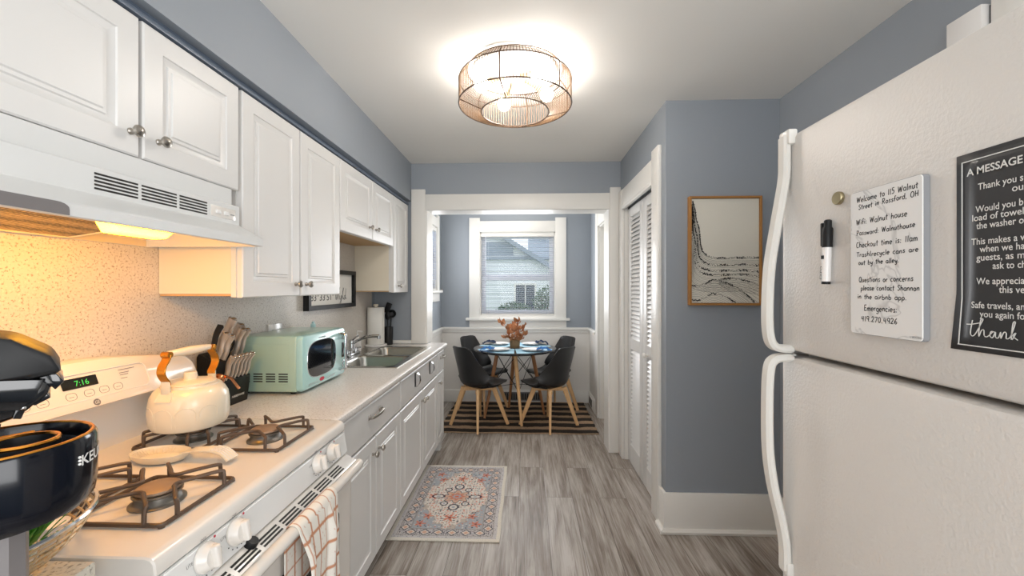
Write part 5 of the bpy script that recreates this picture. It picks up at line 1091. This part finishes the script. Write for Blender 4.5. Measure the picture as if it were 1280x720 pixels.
def dotted(P, kind):
    pts = spline([(p[0], 0, p[1]) for p in P], 60); acc = 0; step = {0: 0.0085, 1: 0.012, 2: 0.011}[kind]
    for a, b in zip(pts, pts[1:]):
        acc += math.hypot(b.x-a.x, (b.z-a.z)*1.55)
        if acc < step: continue
        acc = 0
        if kind == 0: dot(b.x, b.z, 0.0010, 0.0017)
        elif kind == 1: dot(b.x, b.z, 0.0014, 0.0024)
        else:
            big = math.sin(b.x*23+b.z*9) > 0.1
            for _ in range(2 if big else 1): dot(b.x+random.uniform(-0.006, 0.006), b.z+random.uniform(-0.008, 0.006), random.uniform(0.0018, 0.0048 if big else 0.0024), random.uniform(0.0018, 0.0038))
def fam1(d): return [(0.012-0.10*d, 0.985-0.5*d), (0.05-0.25*d, 0.90-0.8*d), (0.075-0.4*d, 0.80-0.85*d), (0.115-0.45*d, 0.70-0.95*d), (0.135-0.5*d, 0.56-0.9*d), (0.19-0.5*d, 0.475-0.95*d), (0.33-0.25*d, 0.435-0.95*d), (0.55, 0.432-0.93*d), (0.78, 0.437-0.95*d), (1.02, 0.435-1.05*d)]
k = 0; d = 0.0
while d < 0.36:
    dotted(fam1(d), 2 if k in (0, 5, 9, 12) else (1 if k % 3 == 0 else 0)); d += 0.0145; k += 1
def fam2(d): return [(0.0, 0.17-d*1.15), (0.12, 0.165-d*1.1), (0.3, 0.215-d*1.05), (0.45, 0.205-d*1.1), (0.65, 0.155-d*1.2), (0.85, 0.06-d*1.2), (1.0, -0.04-d*1.2)]
k = 0; d = 0.0
while d < 0.22:
    dotted(fam2(d), 2 if k in (0, 8) else 0); d += 0.0155; k += 1
def fam3(d): return [(0.4, 0.225-d*0.3), (0.6, 0.235-d), (0.8, 0.215-d*1.4), (1.01, 0.17-d*2.0)]
for k in range(9): dotted(fam3(k*0.018), 2 if k == 0 else 0)
obj('ink_dots', bm, M_INK, cv, smooth=0, recalc=False)

# ------------------------------------------------------------------ woven ceiling lamp
LX, LY = -0.056, 2.03
cl = thing('ceiling_lamp', 'round corded drum lamp with glowing bulbs on the kitchen ceiling', 'ceiling lamp', (LX, LY, H))
bm = B(); lathe(bm, [(0.0, 0), (0.21, 0), (0.21, -0.008), (0.205, -0.014), (0.0, -0.014)], (LX, LY, H-0.0005), seg=40); obj('canopy', bm, M_TRIM, cl)
RG = [(0.235, 2.462), (0.277, 2.415), (0.277, 2.300), (0.166, 2.263)]
for (r, z), w in zip(RG, (0.0025, 0.0028, 0.0035, 0.0032)):
    bm = B(); tube(bm, [(LX+r*math.cos(t), LY+r*math.sin(t), z) for t in [2*PI*i/72 for i in range(72)]], w, 8, True); obj('ring', bm, M_BRONZE, cl)
bm = B(); NC_ = 120
for i in range(NC_):
    t = 2*PI*i/NC_; P = [(LX+r*math.cos(t), LY+r*math.sin(t), z) for r, z in RG]; tube(bm, P, 0.0016, 5)
obj('corded_shade', bm, M_CORD, cl)
bm = B()
for i in range(6): t = 2*PI*i/6+0.3; tube(bm, [(LX+r*math.cos(t), LY+r*math.sin(t), z) for r, z in RG], 0.0026, 6)
obj('shade_ribs', bm, M_BRONZE, cl)
for a in (-0.87, 0.35, 3.45, 1.95):
    bx, by = LX+0.17*math.cos(a), LY+0.17*math.sin(a)
    bm = B(); ball(bm, (bx, by, 2.378), 0.034, 20); bu = obj('bulb', bm, M_BULB, cl)
    bm = B(); cyl(bm, (LX+0.05*math.cos(a), LY+0.05*math.sin(a), 2.43), (LX+0.12*math.cos(a), LY+0.12*math.sin(a), 2.405), 0.008); cyl(bm, (LX+0.11*math.cos(a), LY+0.11*math.sin(a), 2.408), (LX+0.142*math.cos(a), LY+0.142*math.sin(a), 2.40), 0.015, 0.018); obj('socket', bm, M_WICKER, cl)
# (the bulbs themselves light the kitchen)
# nook lamp above the opening
nl = thing('ceiling_lamp', 'flush white glass ceiling lamp of the dining nook', 'ceiling lamp', (-0.12, 4.3, H))
bm = B(); lathe(bm, [(0.15, 0), (0.15, -0.02), (0, -0.02)], (-0.12, 4.3, H-0.0005), seg=32); obj('base', bm, M_TRIM, nl)
bm = B(); lathe(bm, [(0.14, -0.0205), (0.13, -0.06), (0.08, -0.09), (0, -0.1)], (-0.12, 4.3, H-0.0005), seg=32); obj('glass_shade', bm, M_SHADE, nl)
l = bpy.data.lights.new('nook_glow', 'POINT'); l.energy = NOOK_P; l.color = (1.0, 0.92, 0.83); l.shadow_soft_size = 0.1; lo = bpy.data.objects.new('nook_glow', l); lo.location = (-0.12, 4.3, H-0.16); COL.objects.link(lo)

# ------------------------------------------------------------------ kitchen rug
rng = np.random.RandomState(5)
HS = rng.rand(256, 256)
def hsh(i, j, k=0): return HS[(i.astype(int)*7+k*31) % 256, (j.astype(int)*13+k*17) % 256]
CREAM, NAVY, CORAL, BLUE, PINK, TAUPE = lin(228, 220, 210), lin(54, 52, 68), lin(216, 118, 88), lin(172, 176, 182), lin(216, 176, 154), lin(176, 156, 140)
def rug_col(u, v):
    X = (u-0.5)*63; Y = (v-0.5)*95; n = len(u); c = np.tile(CREAM, (n, 1)); ax, ay_ = np.abs(X), np.abs(Y); d = np.minimum(31.5-ax, 47.5-ay_)
    def put(m, col, k=1.0): c[m] = c[m]*(1-k)+col*k
    def motif(size, k, prob, rad, cols, region):
        i = np.floor(X/size+100); j = np.floor(Y/size+100); ox = (hsh(i, j, k)-0.5)*0.5*size; oy = (hsh(i, j, k+1)-0.5)*0.5*size
        fx_ = X-(i-100+0.5)*size-ox; fy_ = Y-(j-100+0.5)*size-oy; h = hsh(i, j, k+2); sel = region & (hsh(i, j, k+3) < prob)
        r = np.hypot(fx_, fy_*(0.8+0.5*h)); a = np.arctan2(fy_, fx_); rr = rad*(0.75+0.3*np.cos(4*a+h*6))
        for q, col in enumerate(cols): put(sel & (r < rr) & (np.floor(h*len(cols)) == q), col)
    field = d > 11.2
    dia = (np.maximum(ax/22.0, 0)**1.25+np.maximum(ay_/36.0, 0)**1.25)
    edge = dia+0.05*np.sin(Y*0.9)+0.05*np.sin(X*1.1)
    corner = field & (edge > 1.05)
    put(corner, BLUE); put(field & (np.abs(edge-1.05) < 0.035), TAUPE, 0.6)
    motif(2.1, 1, 0.95, 0.66, (NAVY, CORAL, TAUPE, BLUE), field & (edge < 1.02)); motif(1.5, 41, 0.7, 0.42, (CORAL, NAVY, TAUPE), field & (edge < 1.02))
    motif(2.0, 5, 0.75, 0.62, (CREAM, NAVY, PINK, CREAM, CORAL), corner)
    # coral flower sprays on the axes and in the corners
    for cx_, cy_, r in ((0, 25, 4.2), (0, -25, 4.2), (15.5, 0, 3.6), (-15.5, 0, 3.6), (13.5, 23.5, 3.2), (-13.5, 23.5, 3.2), (13.5, -23.5, 3.2), (-13.5, -23.5, 3.2), (16.5, 31.5, 3.4), (-16.5, 31.5, 3.4), (16.5, -31.5, 3.4), (-16.5, -31.5, 3.4)):
        q = np.hypot(X-cx_, Y-cy_); a = np.arctan2(Y-cy_, X-cx_); rr = r*(0.62+0.34*np.cos(5*a)+0.12*np.cos(11*a))
        put(field & (q < rr), CORAL, 0.85); put(field & (q < r*0.22), NAVY, 0.7); put(field & (q > rr) & (q < rr+0.5), TAUPE, 0.5)
    # centre medallion
    q = np.hypot(X/1.2, Y); a = np.arctan2(Y, X/1.2); star = 7.8*(0.82+0.18*np.cos(8*a))
    put(q < star+0.8, NAVY, 0.8); put(q < star, PINK); put(q < star*0.72, TAUPE, 0.55); put(q < star*0.6, CORAL, 0.75); put(q < star*0.36, BLUE); put(q < star*0.18, CORAL)
    for cx_, cy_, rx_, ry_ in ((12.2, 0, 4.6, 2.6), (-12.2, 0, 4.6, 2.6), (0, 13.2, 3.4, 3.8), (0, -13.2, 3.4, 3.8), (6.8, 9.0, 2.6, 2.6), (-6.8, 9.0, 2.6, 2.6), (6.8, -9.0, 2.6, 2.6), (-6.8, -9.0, 2.6, 2.6)):
        q = np.hypot((X-cx_)/rx_, (Y-cy_)/ry_); put((q < 1), NAVY, 0.9); put(q < 0.68, CREAM if rx_ > 2.1 else PINK); put(q < 0.32, BLUE)
    # borders
    put((d > 10.3) & (d < 11.2), NAVY, 0.55); b = (d > 4.6) & (d <= 10.3); put(b, lin(205, 198, 196))
    along = np.where(47.5-ay_ < 31.5-ax, X, Y); dm = np.abs(d-7.4)
    motif(1.15, 21, 0.95, 0.50, (NAVY, BLUE, NAVY), b); ph = (along % 7.9)-3.95
    dd = np.abs(ph)*0.9+dm; put(b & (dd < 3.1), NAVY, 0.8); put(b & (dd < 2.3), CREAM); put(b & (dd < 1.5), PINK)
    put((d > 4.0) & (d < 4.6), NAVY, 0.5); g = (d > 2.2) & (d <= 4.0); put(g, lin(206, 202, 202)); motif(1.0, 33, 0.55, 0.3, (NAVY, BLUE, TAUPE), g)
    put(d <= 2.2, lin(228, 222, 210))
    wear = HS[(Y*6).astype(int) % 256, (X*6).astype(int) % 256]; c[:] = c*(0.88+0.2*wear[:, None]); return np.clip(c, 0, 1)
RXc, RYc = -0.463, 2.712
def rug_pos(u, v): return (u-0.5)*0.63+0.0015*np.sin(v*17), (v-0.5)*0.95, 0.007+0.0006*np.sin(u*31)*np.sin(v*23)
me = grid_mesh('kitchen_rug', 252, 380, rug_pos, rug_col, M_RUG)
o = bpy.data.objects.new('kitchen_rug', me); COL.objects.link(o); o.location = (RXc, RYc, 0); o['label'] = 'small cream and navy oriental rug in front of the sink cabinets'; o['category'] = 'rug'
sm = o.modifiers.new('thick', 'SOLIDIFY'); sm.thickness = 0.0062; sm.offset = -1
# striped mat of the nook
def mat_col(u, v):
    w = v+0.006*np.sin(u*23+v*40)+0.004*np.sin(u*57+1.3); f = (w*5.8) % 1.0
    dark = lin(50, 43, 38); tan = lin(164, 138, 112); rose = lin(150, 122, 100)
    c = np.tile(dark, (len(u), 1)); c[(f > 0.60)] = tan; c[(v < 0.014)] = tan
    nz = HS[(u*200).astype(int) % 256, (v*300).astype(int) % 256]; c *= (0.8+0.4*nz[:, None]); return np.clip(c, 0, 1)
def mat_pos(u, v): return (u-0.5)*1.55+0.004*np.sin(v*60), (v-0.5)*1.08+0.006*np.sin(u*20), 0.009+0.0015*np.sin(v*5.8*2*PI)+0*u
me = grid_mesh('striped_mat', 180, 200, mat_pos, mat_col, M_MAT)
o = bpy.data.objects.new('striped_mat', me); COL.objects.link(o); o.location = (-0.085, 4.455, 0); o['label'] = 'black and tan striped mat under the dining table'; o['category'] = 'rug'
sm = o.modifiers.new('thick', 'SOLIDIFY'); sm.thickness = 0.007; sm.offset = -1
ZM = 0.0118
# ------------------------------------------------------------------ dining table
TX, TY, TZ = -0.125, 4.425, 0.75
dt = thing('dining_table', 'round black dining table with splayed wood legs and wire bracing', 'table', (TX, TY, ZM))
bm = B(); lathe(bm, [(0, TZ-0.022), (0.425, TZ-0.022), (0.445, TZ-0.014), (0.447, TZ-0.004), (0.444, TZ), (0, TZ)], (TX, TY, 0), seg=72); obj('tabletop', bm, M_TABLE, dt)
feet = []; tops = []
for k in range(4):
    a = -PI/2+0.24+k*PI/2; f = Vector((TX+0.33*math.cos(a), TY+0.33*math.sin(a), ZM)); tp = Vector((TX+0.185*math.cos(a-0.2), TY+0.185*math.sin(a-0.2), TZ-0.03)); feet.append(f); tops.append(tp)
    bm = B(); lathe(bm, [(0.0125, 0), (0.021, (tp-f).length*0.75), (0.020, (tp-f).length)], f, tp-f, 16); obj('leg', bm, M_BEECH if k == 0 else M_WALNUT, dt)
bm = B()
for k in range(4):
    p, q = k, (k+1) % 4; L = lambda i, t: feet[i].lerp(tops[i], t)
    tube(bm, [L(p, 0.95), L(q, 0.45)], 0.0035, 6); tube(bm, [L(q, 0.95), L(p, 0.45)], 0.0035, 6)
    tube(bm, [L(p, 0.45), Vector((TX, TY, 0.36)), L(q, 0.45)], 0.003, 6)
    box(bm, tops[k].x-0.035, tops[k].x+0.035, tops[k].y-0.035, tops[k].y+0.035, TZ-0.032, TZ-0.0225, 0.002)
obj('wire_brace', bm, M_WIRE, dt)
# place settings
pq = ((-0.155, -0.215, 'front left', 'nearest the counter'), (0.19, -0.215, 'front right', 'nearest the right wall'), (-0.19, 0.225, 'back left', 'far left'), (0.19, 0.225, 'back right', 'far right'))
for k, (dx, dy, w, w2_) in enumerate(((-0.16, -0.22, 'front left', ''), (0.19, -0.22, 'front right', ''), (-0.185, 0.225, 'back left', ''), (0.185, 0.225, 'back right', ''))):
    a0 = math.atan2(dy, dx); bm = B(); n = 16; P = []
    for i in range(n+1): a = a0+(-0.64+1.28*i/n); P.append((TX+0.41*math.cos(a), TY+0.41*math.sin(a), TZ+0.0004))
    for i in range(n+1): a = a0+(0.64-1.28*i/n); P.append((TX+0.10*math.cos(a), TY+0.10*math.sin(a), TZ+0.0004))
    prism(bm, P, (0, 0, 0.0022))
    single('placemat', bm, M_PMAT, 'pale blue placemat under the %s white plate on the dining table' % w, 'placemat', (TX+dx, TY+dy, TZ), 'placemats on the table')
    px, py = TX+dx, TY+dy; bm = B(); lathe(bm, [(0, 0), (0.065, 0), (0.072, 0.003), (0.105, 0.013), (0.113, 0.016), (0.115, 0.018), (0.111, 0.0185), (0.073, 0.007), (0, 0.0055)], (px, py, TZ+0.0028), seg=40)
    t = thing('dinner_plate', 'white dinner plate at the %s seat of the dining table' % w, 'plate', (px, py, TZ+0.0028), group='plates on the table'); obj('dish', bm, M_CERAM, t)
    bm = B(); lathe(bm, [(0, 0), (0.05, 0), (0.056, 0.003), (0.080, 0.011), (0.083, 0.013), (0.079, 0.0135), (0.055, 0.006), (0, 0.0045)], (px, py, TZ+0.0105), seg=36)
    t = thing('salad_plate', 'small white plate stacked on the %s dinner plate' % w, 'plate', (px, py, TZ+0.0105), group='small plates on the table'); obj('dish', bm, M_CERAM, t)
    sx = -1 if dx < 0 else 1; nx0, ny0 = px+sx*0.115, py-0.045 if dy < 0 else py+0.02
    def nap(u, v, sx=sx): return None
    bm = B(); nu, nv = 16, 12; vs = []
    for v in range(nv+1):
        row = []
        for u in range(nu+1):
            U, V = u/nu-0.5, v/nv-0.5; x = nx0+U*0.16*(1-0.35*abs(V)); y = ny0+V*0.15; z = TZ+0.030+0.010*math.sin(U*15+V*5)*math.cos(V*7+k)+0.010*(1-4*U*U)-0.018*max(0, sx*U*2-0.2)
            row.append(bm.verts.new((x, y, z)))
        vs.append(row)
    for v in range(nv):
        for u in range(nu): bm.faces.new([vs[v][u], vs[v][u+1], vs[v+1][u+1], vs[v+1][u]])
    bmesh.ops.solidify(bm, geom=list(bm.faces), thickness=0.004)
    single('napkin', bm, M_NAPK if dy < 0 else M_NAPKD, '%s cloth napkin lying over the outer edge of the %s plate' % ('bright blue' if dy < 0 else 'navy', w), 'napkin', (nx0, ny0, TZ+0.02), 'napkins on the table', smooth=60)
# vase with rust leaves
va = thing('flower_vase', 'round brown vase of rust coloured leaves on the dining table', 'vase', (TX, TY, TZ))
bm = B(); lathe(bm, [(0, 0), (0.045, 0), (0.053, 0.012), (0.056, 0.045), (0.053, 0.078), (0.048, 0.088), (0.044, 0.088), (0.05, 0.05), (0.045, 0.01), (0, 0.008)], (TX, TY, TZ+0.0005), seg=32); obj('pot', bm, M_VASE, va)
sb = B(); lb = B(); rnd = random.Random(3)
def leafq(bm, p, d, L, Wd, roll):
    d = d.normalized(); s = d.cross(Vector((0, 0, 1))); s = s.normalized() if s.length > 0.05 else Vector((1, 0, 0)); n = s.cross(d); s2 = s*math.cos(roll)+n*math.sin(roll); n2 = d.cross(s2); prev = None
    for k in range(6):
        t = k/5; w = Wd*math.sin(PI*min(1, 0.06+t*0.94))**0.8*(1-0.15*t); c = p+d*(L*t)+n2*(0.15*L*math.sin(PI*t)); cur_ = [bm.verts.new(c-s2*w+n2*(w*0.3)), bm.verts.new(c), bm.verts.new(c+s2*w+n2*(w*0.3))]
        if prev: bm.faces.new([prev[0], prev[1], cur_[1], cur_[0]]); bm.faces.new([prev[1], prev[2], cur_[2], cur_[1]])
        prev = cur_
for dx, dz, dy in ((-0.135, 0.285, 0.0), (-0.06, 0.21, 0.02), (0.03, 0.29, 0.0), (0.085, 0.235, 0.03), (-0.09, 0.13, -0.03), (0.105, 0.15, -0.02), (-0.01, 0.19, -0.04), (0.05, 0.12, -0.05), (-0.04, 0.12, -0.05), (0.0, 0.24, 0.04)):
    e = Vector((TX+dx, TY+dy, TZ+dz)); b0 = Vector((TX+dx*0.15, TY+dy*0.15, TZ+0.03)); m_ = b0.lerp(e, 0.55)+Vector((0, 0, 0.025)); pts = spline([b0, m_, e], 6); tube(sb, pts, 0.0022, 5); d = pts[-1]-pts[-3]
    leafq(lb, e-d.normalized()*0.02, d, 0.072, 0.025, rnd.uniform(-0.8, 0.8))
    for q in (4, 6, 8, 9, 11):
        p = pts[q]; dd = (pts[q+1]-p).normalized()+Vector((rnd.uniform(-1, 1), rnd.uniform(-1, 1), rnd.uniform(-0.3, 0.5))); leafq(lb, p, dd, rnd.uniform(0.06, 0.08), rnd.uniform(0.022, 0.031), rnd.uniform(-1, 1))
obj('stems', sb, M_STEM, va); obj('leaves', lb, M_LEAFR, va, recalc=False, smooth=0)

# ------------------------------------------------------------------ dining chairs
def chair_shell(bm, off=0.0, trim=1.0, s0=0.0, s1=1.0, ns=26, nt=18):
    prof = [(0.238, 0.420), (0.205, 0.436), (0.10, 0.416), (0.0, 0.398), (-0.11, 0.398), (-0.178, 0.440), (-0.212, 0.54), (-0.238, 0.64), (-0.262, 0.74), (-0.278, 0.812)]
    wid = [0.145, 0.188, 0.222, 0.230, 0.232, 0.226, 0.204, 0.174, 0.146, 0.118]; up_ = [0.0, 0.004, 0.012, 0.03, 0.07, 0.06, 0.02, 0.01, 0.008, 0.012]; fw_ = [0.0, 0.0, 0.0, 0.0, 0.03, 0.115, 0.13, 0.085, 0.05, 0.03]
    pp = spline([(a, b, 0) for a, b in prof], 10); ww = spline([(w, u, f) for w, u, f in zip(wid, up_, fw_)], 10); N = len(pp)-1; rows = []
    for i in range(ns+1):
        s = s0+(s1-s0)*i/ns; q = s*N; j = min(int(q), N-1); f = q-j; c = pp[j].lerp(pp[j+1], f); w = ww[j].lerp(ww[j+1], f); dd = (pp[min(j+1, N)]-pp[max(j-1, 0)]).normalized(); nrm = Vector((dd.y, -dd.x)) ; row = []
        # rounded top and front corners
        endk = 1.0
        for k in range(nt+1):
            t = (2*k/nt-1); tt = t*trim; x = w.x*tt; e = abs(tt)**2.2
            corner = max(0, s-0.90)/0.10; y = c.x+w.z*e; z = c.y+w.y*e-0.030*corner*corner*abs(t)**5+0.008*corner*math.sin(PI*min(1, abs(t)))*0
            lip = max(0, 0.06-s)/0.06; y -= 0.03*lip*abs(t)**4
            row.append(bm.verts.new((x, y+off*nrm.x, z+off*nrm.y)))
        rows.append(row)
    for i in range(ns):
        for k in range(nt): bm.faces.new([rows[i][k], rows[i][k+1], rows[i+1][k+1], rows[i+1][k]])
def make_chair(label, loc, rz):
    t = thing('dining_chair', label, 'chair', (0, 0, 0), group='black chairs round the dining table')
    bm = B(); chair_shell(bm); bmesh.ops.recalc_face_normals(bm, faces=bm.faces); bmesh.ops.solidify(bm, geom=list(bm.faces), thickness=0.010)
    sh = obj('shell', bm, M_SHELL, t, smooth=70)
    bm = B(); chair_shell(bm, 0.008, 0.84, 0.03, 0.40, 16, 14); ext = bmesh.ops.recalc_face_normals(bm, faces=bm.faces); bmesh.ops.solidify(bm, geom=list(bm.faces), thickness=0.022); obj('cushion', bm, M_LEATH, t, smooth=70)
    for sx in (1, -1):
        for sy in (1, -1):
            f = Vector((0.205*sx, 0.205*sy, 0)); tp = Vector((0.105*sx, 0.105*sy-0.01, 0.386)); ax_ = Vector((sx, -sy, 0)).normalized()
            bm = B(); sweep(bm, [f, f.lerp(tp, 0.6), tp], rect(0.026, 0.042, 0.4), ax_, scale=[0.75, 1.0, 1.2]); obj('leg', bm, M_BEECH, t)
    bm = B(); 
    for s in (1, -1): sweep(bm, [(-0.125, -0.125*s-0.01*1, 0.368), (0.125, 0.125*s-0.01, 0.368)], rect(0.03, 0.04, 0.2), (0, 0, 1))
    box(bm, -0.09, 0.09, -0.10, 0.08, 0.372, 0.392); obj('seat_support', bm, M_BEECH, t)
    t.location = loc; t.rotation_euler = (0, 0, rz); return t
def face(fx_, fy_): return math.atan2(-fx_, fy_)
c0 = make_chair('black padded dining chair nearest the kitchen counter, seen from behind', (-0.478, 4.14, ZM), face(0.66, 0.75))
dup(c0, (0.225, 4.15, ZM), face(-0.70, 0.71), 'black padded dining chair nearest the closet side, seen from behind')
dup(c0, (-0.50, 4.70, ZM), face(0.82, -0.57), 'black padded dining chair in the far left corner of the nook')
dup(c0, (0.295, 4.70, ZM), face(-0.82, -0.57), 'black padded dining chair in the far right corner of the nook')

# ------------------------------------------------------------------ window blinds
def blind(name, label, mp, w, z0, z1, n, loc):
    """mp(a, d, z): a along the window, d into the room"""
    t = thing(name, label, 'blind', loc)
    def bx(bm, a0, a1, d0, d1, za, zb, bev=0):
        p, q = mp(a0, d0, za), mp(a1, d1, zb); box(bm, min(p[0], q[0]), max(p[0], q[0]), min(p[1], q[1]), max(p[1], q[1]), za, zb, bev)
    bm = B(); bx(bm, 0, w, 0.0, 0.034, z1-0.042, z1, 0.003); obj('headrail', bm, M_TRIM, t)
    bm = B(); bx(bm, 0.004, w-0.004, 0.004, 0.03, z0, z0+0.014, 0.002); obj('bottom_rail', bm, M_TRIM, t)
    bm = B()
    for i in range(n):
        z = z0+0.03+(z1-0.06-z0-0.03)*i/(n-1); P = [mp(a, d, z+dz) for a, d, dz in ((0.004, 0.005, -0.0028), (0.004, 0.017, 0.0008), (0.004, 0.029, 0.0016))]; Q = [mp(a, d, z+dz) for a, d, dz in ((w-0.004, 0.005, -0.0028), (w-0.004, 0.017, 0.0008), (w-0.004, 0.029, 0.0016))]
        up1 = Vector((0, 0, 0.0012)); vs = [[bm.verts.new(p) for p in P], [bm.verts.new(q) for q in Q], [bm.verts.new(Vector(p)+up1) for p in P], [bm.verts.new(Vector(q)+up1) for q in Q]]
        for k in range(2): bm.faces.new([vs[0][k], vs[0][k+1], vs[1][k+1], vs[1][k]]); bm.faces.new([vs[2][k], vs[3][k], vs[3][k+1], vs[2][k+1]])
        bm.faces.new([vs[0][0], vs[1][0], vs[3][0], vs[2][0]]); bm.faces.new([vs[0][2], vs[2][2], vs[3][2], vs[1][2]])
    obj('slats', bm, M_SLAT, t)
    bm = B()
    for a in (0.09, w/2, w-0.09):
        for d in (0.003, 0.031): cyl(bm, mp(a, d, z0+0.01), mp(a, d, z1-0.04), 0.0009, seg=5)
    obj('ladder_cords', bm, M_SLAT, t)
    bm = B(); cyl(bm, mp(0.055, 0.036, z1-0.60), mp(0.055, 0.034, z1-0.04), 0.0035, seg=8); obj('tilt_wand', bm, M_SLAT, t)
    return t
blind('window_blind', 'white venetian blind with open slats in the far nook window', lambda a, d, z: (-0.556+a, 5.045-d, z), 0.894, 1.064, 2.066, 40, (-0.109, 5.03, 1.064))
blind('window_blind', 'white venetian blind in the side window on the left nook wall', lambda a, d, z: (-1.07+d, 4.706-a, z), 0.742, 1.374, 2.086, 30, (-1.05, 4.335, 1.374))

# ------------------------------------------------------------------ outdoors through the window
bm = B(); box(bm, -14, 14, 5.3, 40, -0.35, -0.30); o = obj('lawn', bm, mat('lawn_ground', rgb(120, 140, 100), 0.9, bump=(8, 0.5, 0.05))); o['kind'] = 'structure'
hs = thing('neighbour_house', 'white sided neighbour house with a sloping grey roof behind the nook window', 'house', (0, 14.5, -0.3))
YH = 14.0
bm = B(); prism(bm, [(-7.0, YH, -0.3), (0.95, YH, -0.3), (0.95, YH, 1.95), (-3.0, YH, 4.42), (-7.0, YH, 1.92)], (0, 6, 0)); wl = obj('wall', bm, M_SIDING, hs, smooth=0)
bm = B()
for i in range(30):
    z = -0.2+i*0.155; xr = 0.95 if z < 1.95 else 0.95-(z-1.95)/0.625
    xl = -7.0 if z < 1.92 else -7.0+(z-1.92)/0.625
    if xr-xl > 0.2: prism(bm, [(xl, YH, z), (xl, YH-0.028, z), (xl, YH-0.004, z+0.15), (xl, YH, z+0.15)], (xr-xl, 0, 0))
obj('siding_boards', bm, M_SIDING, wl, smooth=0)
bm = B(); rv = Vector((3.95+0.55, 0, -(2.47+0.344))); 
prism(bm, [(-3.0, YH-0.35, 4.42), (1.5, YH-0.35, 1.606), (1.5, YH-0.35, 1.76), (-3.0, YH-0.35, 4.60)], (0, 6.6, 0)); prism(bm, [(-3.0, YH-0.35, 4.42), (-7.5, YH-0.35, 1.606), (-7.5, YH-0.35, 1.76), (-3.0, YH-0.35, 4.60)], (0, 6.6, 0)); obj('roof', bm, M_ROOF, hs, smooth=0)
bm = B(); box(bm, -7.0, 0.8, YH-0.10, YH+0.02, 2.36, 2.46); box(bm, -3.2, -0.45, YH-0.05, YH+0.02, 2.50, 2.95); obj('gable_shadow_band', bm, M_ROOF, wl, smooth=0, label='grey band for the roof shadow under the gable')  # roof shadow and shaded siding built as grey boards on the gable
bm = B(); sash_w = (-0.36, 0.28, 0.55, 1.50)
for x0, x1, z0, z1 in ((-0.42, -0.36, 0.5, 1.56), (0.28, 0.34, 0.5, 1.56), (-0.36, 0.28, 1.50, 1.56), (-0.36, 0.28, 0.5, 0.55), (-0.055, -0.02, 0.55, 1.5)): box(bm, x0, x1, YH-0.07, YH, z0, z1)
wf = obj('window', bm, M_TRIM, hs, smooth=0); bm = B(); box(bm, -0.36, 0.28, YH-0.036, YH-0.03, 0.55, 1.5); obj('pane', bm, M_OUTG, wf, smooth=0)
h2_ = thing('neighbour_house', 'grey roofed house further away at the right of the nook window', 'house', (4, 24, -0.3))
bm = B(); box(bm, 0.4, 8.0, 22, 27, -0.3, 3.0); obj('wall', bm, M_SIDING, h2_, smooth=0)
bm = B(); prism(bm, [(0.1, 21.6, 2.9), (0.1, 24.5, 4.35), (0.1, 27.4, 2.9)], (8.2, 0, 0)); rf = obj('roof', bm, M_ROOF, h2_, smooth=0)
bm = B(); box(bm, 0.85, 1.15, 24.0, 24.6, 4.0, 4.9); box(bm, 0.82, 1.18, 23.97, 24.63, 4.9, 4.98); obj('chimney', bm, M_ROOF, h2_, smooth=0)
def shrub(label, cx_, cy_, rx_, rz_, z0, n, sd):
    t = thing('shrub', label, 'shrub', (cx_, cy_, -0.3)); r = random.Random(sd); bm = B()
    for i in range(7): a = r.uniform(0, 2*PI); tube(bm, spline([(cx_, cy_, -0.3), (cx_+0.3*rx_*math.cos(a), cy_+0.3*rx_*math.sin(a), z0+0.3*rz_), (cx_+0.7*rx_*math.cos(a), cy_+0.6*rx_*math.sin(a), z0+rz_*r.uniform(0.6, 1.6))], 4), 0.012, 5)
    obj('stems', bm, M_STEM, t); bm = B()
    for i in range(n):
        while True:
            x, y, z = r.uniform(-1, 1), r.uniform(-1, 1), r.uniform(-1, 1)
            if x*x+y*y+z*z < 1: break
        leafq(bm, Vector((cx_+x*rx_, cy_+y*rx_*0.7, z0+rz_+z*rz_)), Vector((r.uniform(-1, 1), r.uniform(-1, 1), r.uniform(-0.4, 1))), r.uniform(0.06, 0.11), r.uniform(0.02, 0.035), r.uniform(-1, 1))
    obj('leaves', bm, M_BUSH, t, recalc=False, smooth=0)
shrub('green shrub right of the neighbour window outside', 0.62, 12.6, 0.42, 0.55, 0.35, 900, 1)
shrub('low green shrub under the neighbour window outside', -0.40, 13.3, 0.55, 0.26, 0.42, 700, 2)
